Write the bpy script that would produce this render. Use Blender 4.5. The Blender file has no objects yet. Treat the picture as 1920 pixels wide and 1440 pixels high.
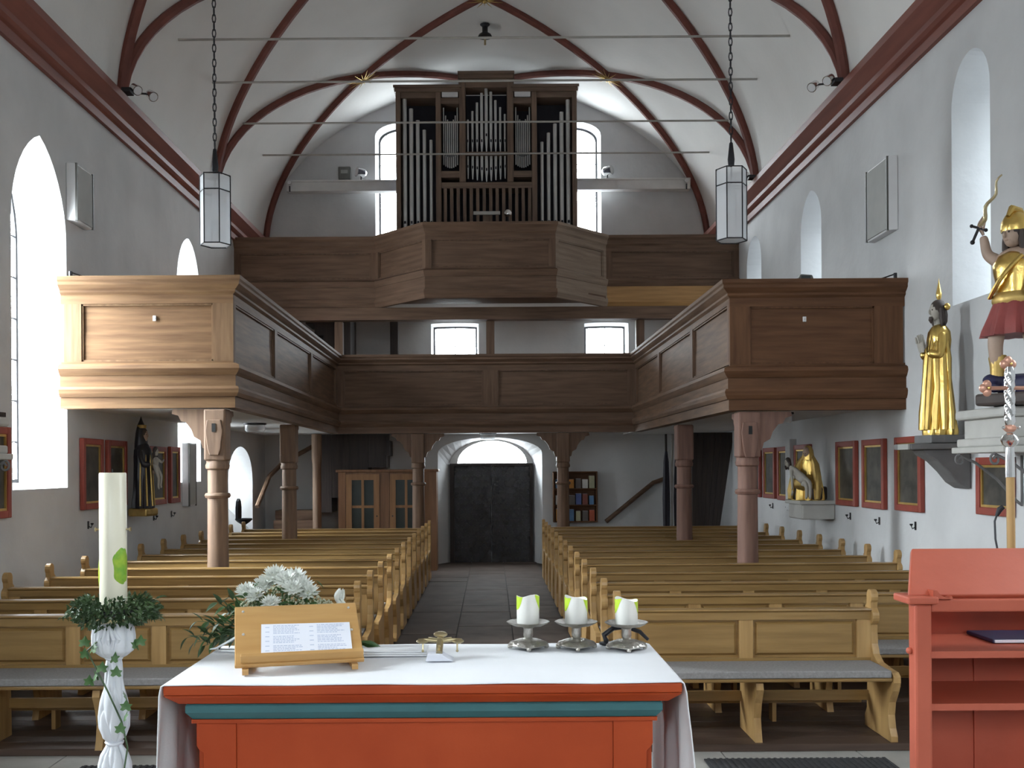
import bpy, bmesh, math, random
from mathutils import Vector, Matrix
from mathutils.geometry import tessellate_polygon
from mathutils import noise as mnoise
R = math.radians
PI = math.pi
sc = bpy.context.scene
col = sc.collection

# ------------------------------------------------------------------ camera, world, exposure
F, S = 1900.0, 0.0065
cd = bpy.data.cameras.new('camera'); cam = bpy.data.objects.new('camera', cd); col.objects.link(cam)
cam.location = (0, 0, 1.9)
cam.rotation_euler = (PI/2, S, 0)
cd.sensor_width = 36; cd.lens = F/1920*36
cd.shift_x = 39/1920; cd.shift_y = 158/1920
cd.clip_start = 0.05; cd.clip_end = 100
sc.camera = cam
sc.view_settings.view_transform = 'Standard'
try: sc.view_settings.look = 'None'
except Exception: pass
sc.view_settings.exposure = 0.15
sc.view_settings.gamma = 1
w = bpy.data.worlds.new('world'); sc.world = w; w.use_nodes = True
WN, WL = w.node_tree.nodes, w.node_tree.links
# overcast sky: zenith three times as bright as the horizon (CIE), duller ground below the horizon
SKY_HORIZON, GROUND = 30.0, 14.0
w_tc = WN.new('ShaderNodeTexCoord'); w_sx = WN.new('ShaderNodeSeparateXYZ'); WL.new(w_tc.outputs['Generated'], w_sx.inputs[0])
w_up = WN.new('ShaderNodeMath'); w_up.operation = 'MAXIMUM'; w_up.inputs[1].default_value = 0; WL.new(w_sx.outputs['Z'], w_up.inputs[0])
w_cie = WN.new('ShaderNodeMath'); w_cie.operation = 'MULTIPLY_ADD'; w_cie.inputs[1].default_value = 2*SKY_HORIZON; w_cie.inputs[2].default_value = SKY_HORIZON
WL.new(w_up.outputs[0], w_cie.inputs[0])
w_step = WN.new('ShaderNodeMapRange'); w_step.inputs['From Min'].default_value = -0.03; w_step.inputs['From Max'].default_value = 0.03; WL.new(w_sx.outputs['Z'], w_step.inputs[0])
w_mix = WN.new('ShaderNodeMix'); w_mix.data_type = 'FLOAT'; WL.new(w_step.outputs[0], w_mix.inputs[0]); w_mix.inputs[2].default_value = GROUND; WL.new(w_cie.outputs[0], w_mix.inputs[3])
w_az = WN.new('ShaderNodeMath'); w_az.operation = 'MULTIPLY_ADD'; w_az.inputs[1].default_value = -0.55; w_az.inputs[2].default_value = 0.86; WL.new(w_sx.outputs['X'], w_az.inputs[0])   # cloud brighter towards the veiled sun
w_all = WN.new('ShaderNodeMath'); w_all.operation = 'MULTIPLY'; WL.new(w_mix.outputs[0], w_all.inputs[0]); WL.new(w_az.outputs[0], w_all.inputs[1])
WN['Background'].inputs[0].default_value = (0.885, 0.95, 1.0, 1); WL.new(w_all.outputs[0], WN['Background'].inputs[1])
sc.cycles.max_bounces = 9; sc.cycles.diffuse_bounces = 5
sc.cycles.sample_clamp_indirect = 4
sc.cycles.caustics_reflective = False; sc.cycles.caustics_refractive = False
PORTALS = []
def portal(p, d, wx, wz):        # sampling portal in a window opening: lets daylight through, adds none
    ld_ = bpy.data.lights.new('window_portal', 'AREA'); ld_.shape = 'RECTANGLE'; ld_.size = wx; ld_.size_y = wz; ld_.cycles.is_portal = True
    o = bpy.data.objects.new('window_portal', ld_); col.objects.link(o); o.location = p
    o.rotation_euler = Vector(d).to_track_quat('-Z', 'Y').to_euler(); PORTALS.append(o); return o
def at(px, py, D):            # a measured picture point at a known depth -> metres
    a, b = px-921, py-878
    return Vector(((a-b*S)/F*D, D, 1.9-(a*S+b)/F*D))

# ------------------------------------------------------------------ materials
def nm(name):
    m = bpy.data.materials.new(name); m.use_nodes = True
    return m, m.node_tree.nodes, m.node_tree.links, m.node_tree.nodes['Principled BSDF']
def mat(name, c, rough=0.6, metal=0.0, var=0.12, scale=6, bump=0.0, bscale=40, c2=None, stretch=(1,1,1), spec=0.5, trans=0):
    m, N, L, P = nm(name)
    tc = N.new('ShaderNodeTexCoord'); mp = N.new('ShaderNodeMapping'); mp.inputs['Scale'].default_value = stretch
    L.new(tc.outputs['Object'], mp.inputs[0])
    nz = N.new('ShaderNodeTexNoise'); nz.inputs['Scale'].default_value = scale; nz.inputs['Detail'].default_value = 6
    L.new(mp.outputs[0], nz.inputs['Vector'])
    cr = N.new('ShaderNodeValToRGB')
    if c2 is None:
        a = tuple(max(0, v*(1-var)) for v in c); b = tuple(min(1, v*(1+var)) for v in c)
    else: a, b = c, c2
    cr.color_ramp.elements[0].color = (*a, 1); cr.color_ramp.elements[1].color = (*b, 1)
    cr.color_ramp.elements[0].position = 0.32; cr.color_ramp.elements[1].position = 0.68
    L.new(nz.outputs['Fac'], cr.inputs[0]); L.new(cr.outputs[0], P.inputs['Base Color'])
    P.inputs['Roughness'].default_value = rough; P.inputs['Metallic'].default_value = metal
    P.inputs['Specular IOR Level'].default_value = spec
    if bump:
        n2 = N.new('ShaderNodeTexNoise'); n2.inputs['Scale'].default_value = bscale; n2.inputs['Detail'].default_value = 4
        L.new(mp.outputs[0], n2.inputs['Vector'])
        bp = N.new('ShaderNodeBump'); bp.inputs['Strength'].default_value = bump; bp.inputs['Distance'].default_value = 0.02
        L.new(n2.outputs['Fac'], bp.inputs['Height']); L.new(bp.outputs[0], P.inputs['Normal'])
    if trans: P.inputs['Transmission Weight'].default_value = trans
    return m
def wood(name, a, b, axis='x', rough=0.5, k=1.0, spec=0.4):
    st = {'x': (0.7, 0.7, 9), 'y': (9, 0.7, 9), 'z': (9, 9, 0.7)}[axis]
    return mat(name, a, rough, c2=b, scale=2.2*k, stretch=st, bump=0.08, bscale=5*k, spec=spec)
def emis(name, c, s):
    m, N, L, P = nm(name); N.remove(P)
    e = N.new('ShaderNodeEmission'); e.inputs[0].default_value = (*c, 1); e.inputs[1].default_value = s
    L.new(e.outputs[0], N['Material Output'].inputs[0]); return m
def glassy(name, tint, alpha, rough=0.1):          # thin glass: partly see-through, partly milky, glossy skin
    m, N, L, P = nm(name)
    t = N.new('ShaderNodeBsdfTransparent'); t.inputs[0].default_value = (*tint, 1)
    P.inputs['Base Color'].default_value = (*tint, 1); P.inputs['Roughness'].default_value = rough
    mx = N.new('ShaderNodeMixShader'); mx.inputs[0].default_value = alpha
    L.new(t.outputs[0], mx.inputs[1]); L.new(P.outputs[0], mx.inputs[2]); L.new(mx.outputs[0], N['Material Output'].inputs[0])
    return m
M = {}
M['plaster'] = mat('wall_plaster', (0.60,0.605,0.61), 0.9, c2=(0.70,0.705,0.71), scale=1.3, bump=0.25, bscale=9, spec=0.1)
M['vault'] = mat('vault_plaster', (0.77,0.76,0.735), 0.9, c2=(0.83,0.82,0.795), scale=1.0, bump=0.15, bscale=12, spec=0.1)
M['soffit'] = mat('white_limewash', (0.74,0.74,0.73), 0.9, var=0.04, spec=0.1)
M['cornice'] = mat('oxblood_cornice_paint', (0.155,0.042,0.028), 0.55, c2=(0.205,0.062,0.04), scale=2, stretch=(6,0.5,6))
M['rib'] = mat('oxblood_rib_paint', (0.15,0.045,0.032), 0.7, var=0.15)
M['gold'] = mat('gold_leaf', (0.75,0.52,0.16), 0.28, 1.0, var=0.12, bump=0.15, bscale=30)
M['gold_dull'] = mat('dull_gilding', (0.55,0.38,0.13), 0.45, 0.8, var=0.2)
M['gal_x'] = wood('old_gallery_wood_x', (0.115,0.060,0.028), (0.20,0.115,0.056), 'x', 0.6, spec=0.2)
M['gal_y'] = wood('old_gallery_wood_y', (0.19,0.115,0.065), (0.33,0.215,0.125), 'y', 0.6, spec=0.2)
M['gal_z'] = wood('old_gallery_wood_z', (0.125,0.070,0.035), (0.21,0.127,0.067), 'z', 0.6, spec=0.2)
M['dark_x'] = wood('dark_gallery_wood_x', (0.115,0.07,0.047), (0.195,0.12,0.08), 'x', 0.55, spec=0.2)
M['dark_y'] = wood('dark_gallery_wood_y', (0.12,0.073,0.048), (0.20,0.125,0.08), 'y', 0.55, spec=0.2)
M['dark_z'] = wood('dark_gallery_wood_z', (0.115,0.07,0.047), (0.195,0.12,0.08), 'z', 0.55, spec=0.2)
M['rside_x'] = wood('chestnut_gallery_wood_x', (0.10,0.046,0.023), (0.165,0.08,0.04), 'x', 0.6, spec=0.2)
M['rside_z'] = wood('chestnut_gallery_wood_z', (0.10,0.046,0.023), (0.165,0.08,0.04), 'z', 0.6, spec=0.2)
M['pillar'] = wood('pillar_wood', (0.17,0.105,0.07), (0.27,0.175,0.115), 'z', 0.65)
M['pillar_red'] = wood('reddish_pillar_wood', (0.16,0.085,0.065), (0.25,0.14,0.105), 'z', 0.65)
M['bay_pale'] = wood('pale_bay_wood', (0.25,0.185,0.14), (0.36,0.275,0.21), 'x', 0.65, spec=0.2)  # paler wood tone for the right slanted face of the bay
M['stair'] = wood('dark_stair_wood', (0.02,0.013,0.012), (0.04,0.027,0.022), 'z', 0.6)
M['pew_x'] = wood('honey_oak_x', (0.235,0.138,0.047), (0.335,0.203,0.073), 'x', 0.30, spec=0.5)
M['pew_z'] = wood('honey_oak_z', (0.35,0.205,0.075), (0.48,0.30,0.12), 'z', 0.34, spec=0.5)
M['plat'] = wood('dark_platform_boards', (0.055,0.034,0.025), (0.10,0.065,0.048), 'x', 0.5)
M['cush'] = mat('grey_felt_cushion', (0.28,0.268,0.265), 0.95, var=0.12, scale=60, bump=0.3, bscale=160, spec=0.1)
M['stone'] = mat('pale_sandstone', (0.36,0.35,0.32), 0.55, c2=(0.46,0.44,0.41), scale=3, bump=0.1)
M['aisle'] = mat('brown_sandstone', (0.085,0.064,0.054), 0.7, c2=(0.125,0.095,0.081), scale=3, bump=0.1, bscale=14, spec=0.08)
M['joint'] = mat('floor_joint', (0.06,0.048,0.042), 0.9)
M['red'] = mat('vermilion_paint', (0.37,0.050,0.011), 0.5, c2=(0.43,0.066,0.016), scale=4, bump=0.03, spec=0.25)
M['lect'] = mat('salmon_red_paint', (0.42,0.085,0.045), 0.5, c2=(0.49,0.108,0.06), scale=4, bump=0.03)
M['teal'] = mat('teal_paint', (0.035,0.135,0.15), 0.5, var=0.12)
M['linen'] = mat('white_altar_linen', (0.86,0.87,0.90), 0.85, var=0.02, scale=4, bump=0.05, bscale=200, spec=0.1)
M['satin'] = mat('white_satin', (0.80,0.82,0.87), 0.28, var=0.03, spec=0.6)
M['wax'] = mat('ivory_wax', (0.87,0.83,0.67), 0.3, var=0.03, spec=0.5)
M['waxw'] = mat('white_wax', (0.87,0.86,0.81), 0.45, var=0.02)
M['waxg'] = mat('lime_green_wax', (0.50,0.70,0.04), 0.45, var=0.15)
M['waxd'] = mat('green_wax_relief', (0.14,0.36,0.03), 0.4, c2=(0.36,0.52,0.04), scale=30)
M['pewter'] = mat('pewter', (0.50,0.48,0.44), 0.32, 1.0, var=0.15, scale=40, bump=0.35, bscale=60)
M['brass'] = mat('aged_brass', (0.60,0.50,0.30), 0.3, 1.0, var=0.15, bump=0.1)
M['chrome'] = mat('polished_silver', (0.80,0.80,0.80), 0.12, 1.0, var=0.05)
M['copper'] = mat('copper_enamel', (0.62,0.33,0.24), 0.35, 0.6, var=0.1)
M['iron'] = mat('black_iron', (0.03,0.03,0.034), 0.45, 0.6, var=0.2)
M['rod'] = mat('grey_painted_iron', (0.40,0.38,0.35), 0.6, 0.2, var=0.1)
M['lead'] = mat('window_lead', (0.05,0.05,0.055), 0.6, 0.2)
M['pipe'] = mat('tin_organ_pipe', (0.58,0.58,0.57), 0.4, 0.35, var=0.08, scale=3)
M['organ'] = wood('dark_organ_oak', (0.12,0.078,0.056), (0.20,0.135,0.095), 'z', 0.5)
M['organ_x'] = wood('dark_organ_oak_x', (0.12,0.078,0.056), (0.20,0.135,0.095), 'x', 0.5)
M['void'] = mat('dark_organ_interior', (0.035,0.034,0.045), 0.9)
M['paper'] = mat('white_paper', (0.82,0.84,0.92), 0.8, var=0.02)
M['ink'] = mat('pale_blue_print', (0.52,0.57,0.72), 0.8, var=0.05)
M['bamboo'] = wood('bookstand_bamboo', (0.46,0.25,0.085), (0.60,0.36,0.14), 'x', 0.4)
M['leafd'] = mat('box_leaf', (0.022,0.05,0.018), 0.45, c2=(0.055,0.10,0.032), scale=12)
M['leafm'] = mat('ivy_leaf', (0.045,0.11,0.035), 0.4, c2=(0.10,0.19,0.06), scale=10)
M['petal'] = mat('white_petal', (0.85,0.87,0.82), 0.6, var=0.03)
M['gyp'] = mat('gypsophila', (0.34,0.36,0.24), 0.7, c2=(0.62,0.63,0.50), scale=60)
M['frame_red'] = mat('red_picture_frame', (0.27,0.048,0.03), 0.5, var=0.12)
M['gilt'] = mat('gilt_slip', (0.55,0.36,0.11), 0.4, 0.7, var=0.15)
M['speaker'] = mat('grey_speaker_mesh', (0.36,0.36,0.34), 0.7, var=0.05, bump=0.1, bscale=150)
M['speaker_b'] = mat('speaker_edge', (0.10,0.10,0.09), 0.5)
M['whitebox'] = mat('white_enamel', (0.75,0.75,0.76), 0.4, var=0.02)
M['skin'] = mat('painted_flesh', (0.42,0.30,0.23), 0.5, var=0.1)
M['skin_pale'] = mat('pale_painted_flesh', (0.44,0.41,0.36), 0.55, var=0.1)
M['hair'] = mat('dark_painted_hair', (0.05,0.035,0.03), 0.6, var=0.2)
M['skirt'] = mat('dark_red_tunic', (0.24,0.045,0.04), 0.6, var=0.2)
M['navy'] = mat('navy_cloak', (0.02,0.02,0.06), 0.5, var=0.3)
M['blackrobe'] = mat('blackened_robe', (0.022,0.02,0.024), 0.4, var=0.3)
M['console'] = mat('grey_wood_bracket', (0.16,0.155,0.155), 0.7, var=0.12)
M['consolew'] = mat('pale_painted_console', (0.52,0.51,0.48), 0.6, var=0.06)
M['mat'] = mat('charcoal_doormat', (0.045,0.045,0.048), 0.95, var=0.2, scale=40, bump=0.3)
M['cupb'] = wood('cherry_cupboard', (0.15,0.067,0.03), (0.22,0.105,0.048), 'z', 0.45)
M['cupd'] = wood('amber_cupboard_door', (0.21,0.10,0.04), (0.29,0.145,0.06), 'z', 0.45)
M['lit_fascia_x'] = wood('warm_lit_fascia_wood', (0.36,0.19,0.07), (0.50,0.28,0.11), 'x', 0.5)  # warm light on the right loft fascia, put into the wood colour
M['glassd'] = mat('dark_cabinet_glass', (0.035,0.045,0.045), 0.15, var=0.1)
M['door'] = mat('dark_studded_leather', (0.03,0.03,0.034), 0.16, var=0.4, scale=9, bump=1.0, bscale=85, spec=1.0)
M['poster'] = mat('darkened_canvas', (0.032,0.03,0.026), 0.5, c2=(0.10,0.09,0.075), scale=5, spec=0.25)
M['lampglass'] = glassy('lamp_glass', (0.98,0.99,1.0), 0.42, 0.15)
M['wickmat'] = mat('black_wick', (0.02,0.02,0.02), 0.9)
M['pane_dimmed'] = glassy('daylight_dimming_glass', (0.34,0.36,0.37), 0.06, 0.05)  # grey tint added to dim the daylight on the right-wall window reveals
M['pane'] = glassy('old_window_glass', (0.96,0.98,0.98), 0.06, 0.05)
# ------------------------------------------------------------------ mesh helpers
class MB:
    def __init__(s): s.v = []; s.f = []; s.sm = []
    def add(s, vs, fs, smooth=False, mx=None):
        o = len(s.v)
        s.v += [tuple(mx @ Vector(p)) for p in vs] if mx is not None else [tuple(p) for p in vs]
        for f in fs: s.f.append(tuple(i+o for i in f)); s.sm.append(smooth)
        return s
    def box(s, x0, x1, y0, y1, z0, z1, mx=None):
        return s.add([(x0,y0,z0),(x1,y0,z0),(x1,y1,z0),(x0,y1,z0),(x0,y0,z1),(x1,y0,z1),(x1,y1,z1),(x0,y1,z1)],
              [(3,2,1,0),(4,5,6,7),(0,1,5,4),(1,2,6,5),(2,3,7,6),(3,0,4,7)], mx=mx)
    def prism(s, pts, axis, a, b, mx=None, smooth=False):   # pts: 2d polygon; x:(y,z) y:(x,z) z:(x,y)
        n = len(pts)
        def mk(p, t): return {'x': (t,p[0],p[1]), 'y': (p[0],t,p[1]), 'z': (p[0],p[1],t)}[axis]
        vs = [mk(p,a) for p in pts]+[mk(p,b) for p in pts]
        tri = tessellate_polygon([[Vector((p[0],p[1],0)) for p in pts]])
        fs = [tuple(t) for t in tri]+[tuple(i+n for i in reversed(t)) for t in tri]
        fs += [(i,(i+1)%n,(i+1)%n+n,i+n) for i in range(n)]
        return s.add(vs, fs, smooth, mx)
    def lathe(s, prof, seg=20, c=(0,0,0), sx=1, sy=1, fold=None, mx=None):
        vs=[]; fs=[]; k=len(prof)
        for i,(r,z) in enumerate(prof):
            for j in range(seg):
                t=2*PI*j/seg; rr=r*(fold(t,z) if fold else 1)
                vs.append((c[0]+rr*math.cos(t)*sx, c[1]+rr*math.sin(t)*sy, c[2]+z))
        for i in range(k-1):
            for j in range(seg):
                a=i*seg+j; b=i*seg+(j+1)%seg; fs.append((a,b,b+seg,a+seg))
        fs.append(tuple(range(seg-1,-1,-1))); fs.append(tuple((k-1)*seg+j for j in range(seg)))
        return s.add(vs,fs,True,mx)
    def tube(s, path, r, seg=8, closed=False, flat=1.0):
        P=[Vector(p) for p in path]; n=len(P); vs=[]; fs=[]
        T=[(P[(i+1)%n if closed else min(i+1,n-1)]-P[(i-1)%n if closed else max(i-1,0)]).normalized() for i in range(n)]
        u=T[0].cross(Vector((0,0,1)))
        if u.length<0.05: u=T[0].cross(Vector((0,1,0)))
        u.normalize()
        for i in range(n):
            u=(u-T[i]*u.dot(T[i])).normalized(); w_=T[i].cross(u)
            ri=r[i] if isinstance(r,(list,tuple)) else r
            for j in range(seg):
                t=2*PI*j/seg; vs.append(P[i]+u*ri*math.cos(t)+w_*ri*flat*math.sin(t))
        for i in range(n if closed else n-1):
            for j in range(seg):
                a=i*seg+j; b=i*seg+(j+1)%seg; i2=(i+1)%n
                fs.append((a,b,i2*seg+(j+1)%seg,i2*seg+j))
        if not closed:
            fs.append(tuple(range(seg-1,-1,-1))); fs.append(tuple((n-1)*seg+j for j in range(seg)))
        return s.add(vs,fs,True)
    def ball(s, c, r, seg=12, rings=7, sc_=(1,1,1), mx=None):
        prof=[(max(1e-4,r*math.sin(PI*i/rings)), -r*math.cos(PI*i/rings)) for i in range(rings+1)]
        vs=[]; m=MB().lathe(prof,seg)
        vs=[(c[0]+p[0]*sc_[0],c[1]+p[1]*sc_[1],c[2]+p[2]*sc_[2]) for p in m.v]
        return s.add(vs,m.f,True,mx)
    def mesh(s, name, angle=35):
        me=bpy.data.meshes.new(name); me.from_pydata(s.v,[],s.f)
        bm=bmesh.new(); bm.from_mesh(me); bmesh.ops.recalc_face_normals(bm,faces=bm.faces); bm.to_mesh(me); bm.free()
        if any(s.sm):
            me.shade_smooth()
            me.set_sharp_from_angle(angle=R(angle))
        return me
def link(name, me, m, parent=None, loc=(0,0,0), rot=(0,0,0)):
    o=bpy.data.objects.new(name, me); col.objects.link(o)
    if me is not None and m is not None and not me.materials: me.materials.append(M[m] if isinstance(m,str) else m)
    o.location=loc; o.rotation_euler=rot
    if parent: o.parent=parent
    return o
def obj(name, mb, m, parent=None, loc=(0,0,0), rot=(0,0,0), bevel=0, angle=35):
    o=link(name, mb.mesh(name,angle), m, parent, loc, rot)
    if bevel:
        b=o.modifiers.new('bevel','BEVEL'); b.width=bevel; b.segments=2; b.limit_method='ANGLE'
    return o
def tag(o, label=None, cat=None, group=None, kind=None):
    if label: o['label']=label
    if cat: o['category']=cat
    if group: o['group']=group
    if kind: o['kind']=kind
    return o
def thing(name, label, cat, loc=(0,0,0), rz=0, group=None):
    o=bpy.data.objects.new(name,None); col.objects.link(o); o.empty_display_size=0.05
    o.location=loc; o.rotation_euler=(0,0,rz); return tag(o,label,cat,group)
def struct(name, label, cat, mb=None, m=None):
    o = obj(name,mb,m) if mb else thing(name,None,None)
    return tag(o,label,cat,None,'structure')
def copy_tree(o, parent=None):
    c=o.copy(); col.objects.link(c)
    if parent: c.parent=parent
    for ch in list(o.children): copy_tree(ch,c)
    return c

# sweep a profile [(out,z)] along mitred plan path [(x,y,dz)], right-hand side outward; returns one MB per segment
def sweep(path, prof, segs=None):
    n=len(path); P=[Vector(p[:2]) for p in path]; offs=[]
    for i in range(n):
        ns=[]
        if i>0: d=(P[i]-P[i-1]).normalized(); ns.append(Vector((d.y,-d.x)))
        if i<n-1: d=(P[i+1]-P[i]).normalized(); ns.append(Vector((d.y,-d.x)))
        if len(ns)==1: offs.append(ns[0])
        else:
            h=(ns[0]+ns[1]).normalized(); offs.append(h/max(0.2,h.dot(ns[0])))
    out=[]; k=len(prof)
    for i in range(n-1):
        if segs is not None and i not in segs: continue
        mb=MB(); vs=[]
        for j in (i,i+1):
            for (o,z) in prof: vs.append((P[j].x+offs[j].x*o, P[j].y+offs[j].y*o, z+path[j][2]))
        fs=[(a,(a+1)%k,(a+1)%k+k,a+k) for a in range(k)]
        tri=tessellate_polygon([[Vector((p[0],p[1],0)) for p in prof]])
        fs+=[tuple(t) for t in tri]+[tuple(q+k for q in reversed(t)) for t in tri]
        mb.add(vs,fs); out.append(mb)
    return out
def join(mbs):
    m=MB()
    for b in mbs: m.add(b.v,b.f)
    return m

# ------------------------------------------------------------------ setting: walls, vault, floor
XL, XR, YB, YE = -4.62, 4.5, 20.7, -5.0
VC, VA, VS, VH, VP = (XL+XR)/2, (XR-XL)/2, 6.45, 3.35, 0.12
def vh(t): return VH*((1-VP)*math.sin(t)+VP*(1-abs(math.cos(t))))     # slightly pointed barrel, t = angle
def vz(x): return VS+vh(math.acos(max(-1,min(1,(x-VC)/VA))))
def arch(u0,u1,z0,z1,rise,n=8,pointed=0.0):       # closed loop, anticlockwise; rise = height of the arched head
    c=(u0+u1)/2; h=(u1-u0)/2; pts=[(u0,z0),(u1,z0)]
    for i in range(n*2+1):
        t=PI*i/(2*n); x=math.cos(t); zz=math.sin(t)
        if pointed: zz = (1-pointed)*zz + pointed*(1-abs(x))
        pts.append((c+h*x, z1-rise+rise*zz))
    return pts
def shrink(loop, k, dz=0.0, kz=None):
    us=[p[0] for p in loop]; zs=[p[1] for p in loop]; cu=(min(us)+max(us))/2; cz=(min(zs)+max(zs))/2
    return [(cu+(p[0]-cu)*k, cz+(p[1]-cz)*(kz or k)+dz) for p in loop]
def clip(poly, axis, val, keep_less):
    out=[]; n=len(poly)
    for i in range(n):
        a,b=poly[i],poly[(i+1)%n]; ia=(a[axis]<=val)==keep_less; ib=(b[axis]<=val)==keep_less
        if ia: out.append(a)
        if ia!=ib:
            t=(val-a[axis])/(b[axis]-a[axis]); out.append((a[0]+(b[0]-a[0])*t,a[1]+(b[1]-a[1])*t))
    return out
def wall(name, label, outer, holes, to3, m='plaster'):     # to3(u,z,depth)
    mb=MB(); loops=[outer]+[h[0] for h in holes]
    tri=tessellate_polygon([[Vector((p[0],p[1],0)) for p in l] for l in loops])
    flat=[p for l in loops for p in l]
    mb.add([to3(p[0],p[1],0) for p in flat],[tuple(t) for t in tri])
    for (a,b,d) in holes:
        n=len(a); mb.add([to3(p[0],p[1],0) for p in a]+[to3(p[0],p[1],d) for p in b],[(i,(i+1)%n,(i+1)%n+n,i+n) for i in range(n)])
    return struct(name,label,'wall',mb,m)
wn=[0]
def window(label, loop, depth, to3, pane, cols=2, rows=5, fw=0.04, bars=True):
    wn[0]+=1
    o=struct('window_%d'%wn[0],label,'window')
    us=[p[0] for p in loop]; zs=[p[1] for p in loop]; u0,u1,z0,z1=min(us),max(us),min(zs),max(zs)
    inner=shrink(loop,1-2*fw/(u1-u0),0,1-2*fw/(z1-z0)); n=len(loop)
    mb=MB()
    for (d0,) in ((-0.03,),):
        vs=[to3(p[0],p[1],depth+d0) for p in loop]+[to3(p[0],p[1],depth+d0) for p in inner]+[to3(p[0],p[1],depth) for p in inner]
        mb.add(vs,[(i,(i+1)%n,(i+1)%n+n,i+n) for i in range(n)]+[(i+n,(i+1)%n+n,(i+1)%n+2*n,i+2*n) for i in range(n)])
    obj('window_frame',mb,'lead',o)
    for i in range(cols):
        for j in range(rows):
            pl=loop
            pl=clip(pl,0,u0+(u1-u0)*i/cols,False) if i else pl
            pl=clip(pl,0,u0+(u1-u0)*(i+1)/cols,True) if i<cols-1 else pl
            pl=clip(pl,1,z0+(z1-z0)*j/rows,False) if j else pl
            pl=clip(pl,1,z0+(z1-z0)*(j+1)/rows,True) if j<rows-1 else pl
            if len(pl)<3: continue
            q=MB(); q.add([to3(p[0],p[1],depth+0.002) for p in pl],[tuple(range(len(pl)))])
            link('pane',q.mesh('pane'),pane,o)
    pa=Vector(to3((u0+u1)/2,(z0+z1)/2,depth+.03)); pb=Vector(to3((u0+u1)/2,(z0+z1)/2,depth-1)); portal(pa,pb-pa,u1-u0,z1-z0)
    if bars:
        for j in range(1,rows):
            z=z0+(z1-z0)*j/rows; a=to3(u0,z,depth-0.02); b=to3(u1,z,depth-0.02)
            obj('saddle_bar',MB().tube([a,b],0.009,6),'lead',o)
        for i in range(1,cols):
            u=u0+(u1-u0)*i/cols; obj('mullion',MB().tube([to3(u,z0,depth-0.02),to3(u,z1-0.04,depth-0.02)],0.009,6),'lead',o)
    return o
def L3(u,z,d): return (XL-d,u,z)
def R3(u,z,d): return (XR+d,u,z)
def B3(u,z,d): return (u,YB+d,z)
def E3(u,z,d): return (u,YE-d,z)
# left wall
lw=[]
ld=[('tall arched window in the left wall just before the gallery end',arch(9.78,11.05,1.72,5.35,0.95,pointed=.25),0.5,0.80,'pane'),
    ('tall arched window in the left wall crossed by the side gallery',arch(14.95,16.12,1.72,5.45,0.80,pointed=.08),0.5,0.74,'pane'),
    ('low round-headed window niche in the left wall near the stairs',arch(17.8,19.6,0.7,2.33,0.6),0.85,0.5,'pane'),
    ('unseen arched chancel window in the left wall, placed level with the altar to light it',arch(3.3,4.3,2.4,5.3,0.75,pointed=.25),0.4,0.86,'pane'),  # unseen chancel windows, sized and placed for the light on the altar
    ('unseen arched chancel window in the left wall near the east end, sized for its light',arch(-2.6,-1.9,2.6,4.9,0.6,pointed=.25),0.4,0.86,'pane')]
for (lab,lp,d,k,p) in ld:
    small=shrink(lp,k,0.0,0.97 if k>0.55 else 0.42)
    if k<=0.55: small=[(u+0.2,z+0.42) for u,z in small]
    lw.append((lp,small,d,lab,p))
wall('wall_left','grey plastered left wall with tall arched windows',[(YE,-0.3),(YB,-0.3),(YB,6.6),(YE,6.6)],[h[:3] for h in lw],L3)
for h in lw: window(h[3],h[1],h[2],L3,h[4],2,8 if h[2]<.8 else 3)
rw=[]
rd=[('tall round-topped window high in the right wall beside the warrior statue',arch(9.1,9.86,3.45,5.78,0.45),0.7,0.72,'pane_dimmed'),
    ('round-topped window in the right wall above the gallery end',arch(13.75,14.66,3.45,5.76,0.5,pointed=.15),0.7,0.72,'pane_dimmed'),
    ('round-topped window in the right wall next to the upper gallery',arch(16.8,17.75,4.6,5.82,0.5),0.7,0.72,'pane_dimmed'),
    ('unseen arched chancel window in the right wall, placed level with the altar to light it',arch(3.3,4.3,2.9,5.6,0.5),0.4,0.86,'pane'),  # this and the next: unseen windows, set out to light the altar end
    ('unseen arched chancel window in the right wall near the east end, sized for its light',arch(-2.6,-1.9,2.9,5.2,0.35),0.4,0.86,'pane')]
for (lab,lp,d,k,p) in rd: rw.append((lp,shrink(lp,k,0.02,0.92),d,lab,p))
wall('wall_right','grey plastered right wall with high round-topped windows',[(YE,-0.3),(YB,-0.3),(YB,6.6),(YE,6.6)],[h[:3] for h in rw],R3)
for h in rw: window(h[3],h[1],h[2],R3,h[4],2,6)
# back wall
top=[(XL+(XR-XL)*i/40,) for i in range(41)]
gable=[(XL,-0.3),(XR,-0.3)]+[(VC+VA*math.cos(PI*i/40), VS+vh(PI*i/40)) for i in range(41)]
bw=[]
for lab,lp,d,k,kz,p in [
    ('segment-headed window left of the organ',arch(-2.33,-1.2,6.62,8.97,0.28),0.3,0.92,0.97,'pane'),
    ('segment-headed window right of the organ',arch(1.2,2.28,6.62,8.97,0.28),0.3,0.92,0.97,'pane'),
    ('small square window left of centre under the organ loft',arch(-1.21,-0.24,4.0,4.87,0.02),0.35,0.94,0.94,'pane'),
    ('small square window right of centre under the organ loft',arch(1.92,2.82,4.0,4.86,0.02),0.35,0.94,0.94,'pane')]:
    bw.append((lp,shrink(lp,k,0,kz),d,lab,p))
niche=arch(-1.09,1.04,-0.2,2.53,0.32); nin=arch(-0.86,0.86,-0.2,2.5,0.62)
wall('wall_back','plastered west wall behind organ and entrance door',gable,[h[:3] for h in bw]+[(niche,nin,0.42)],B3)
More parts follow.
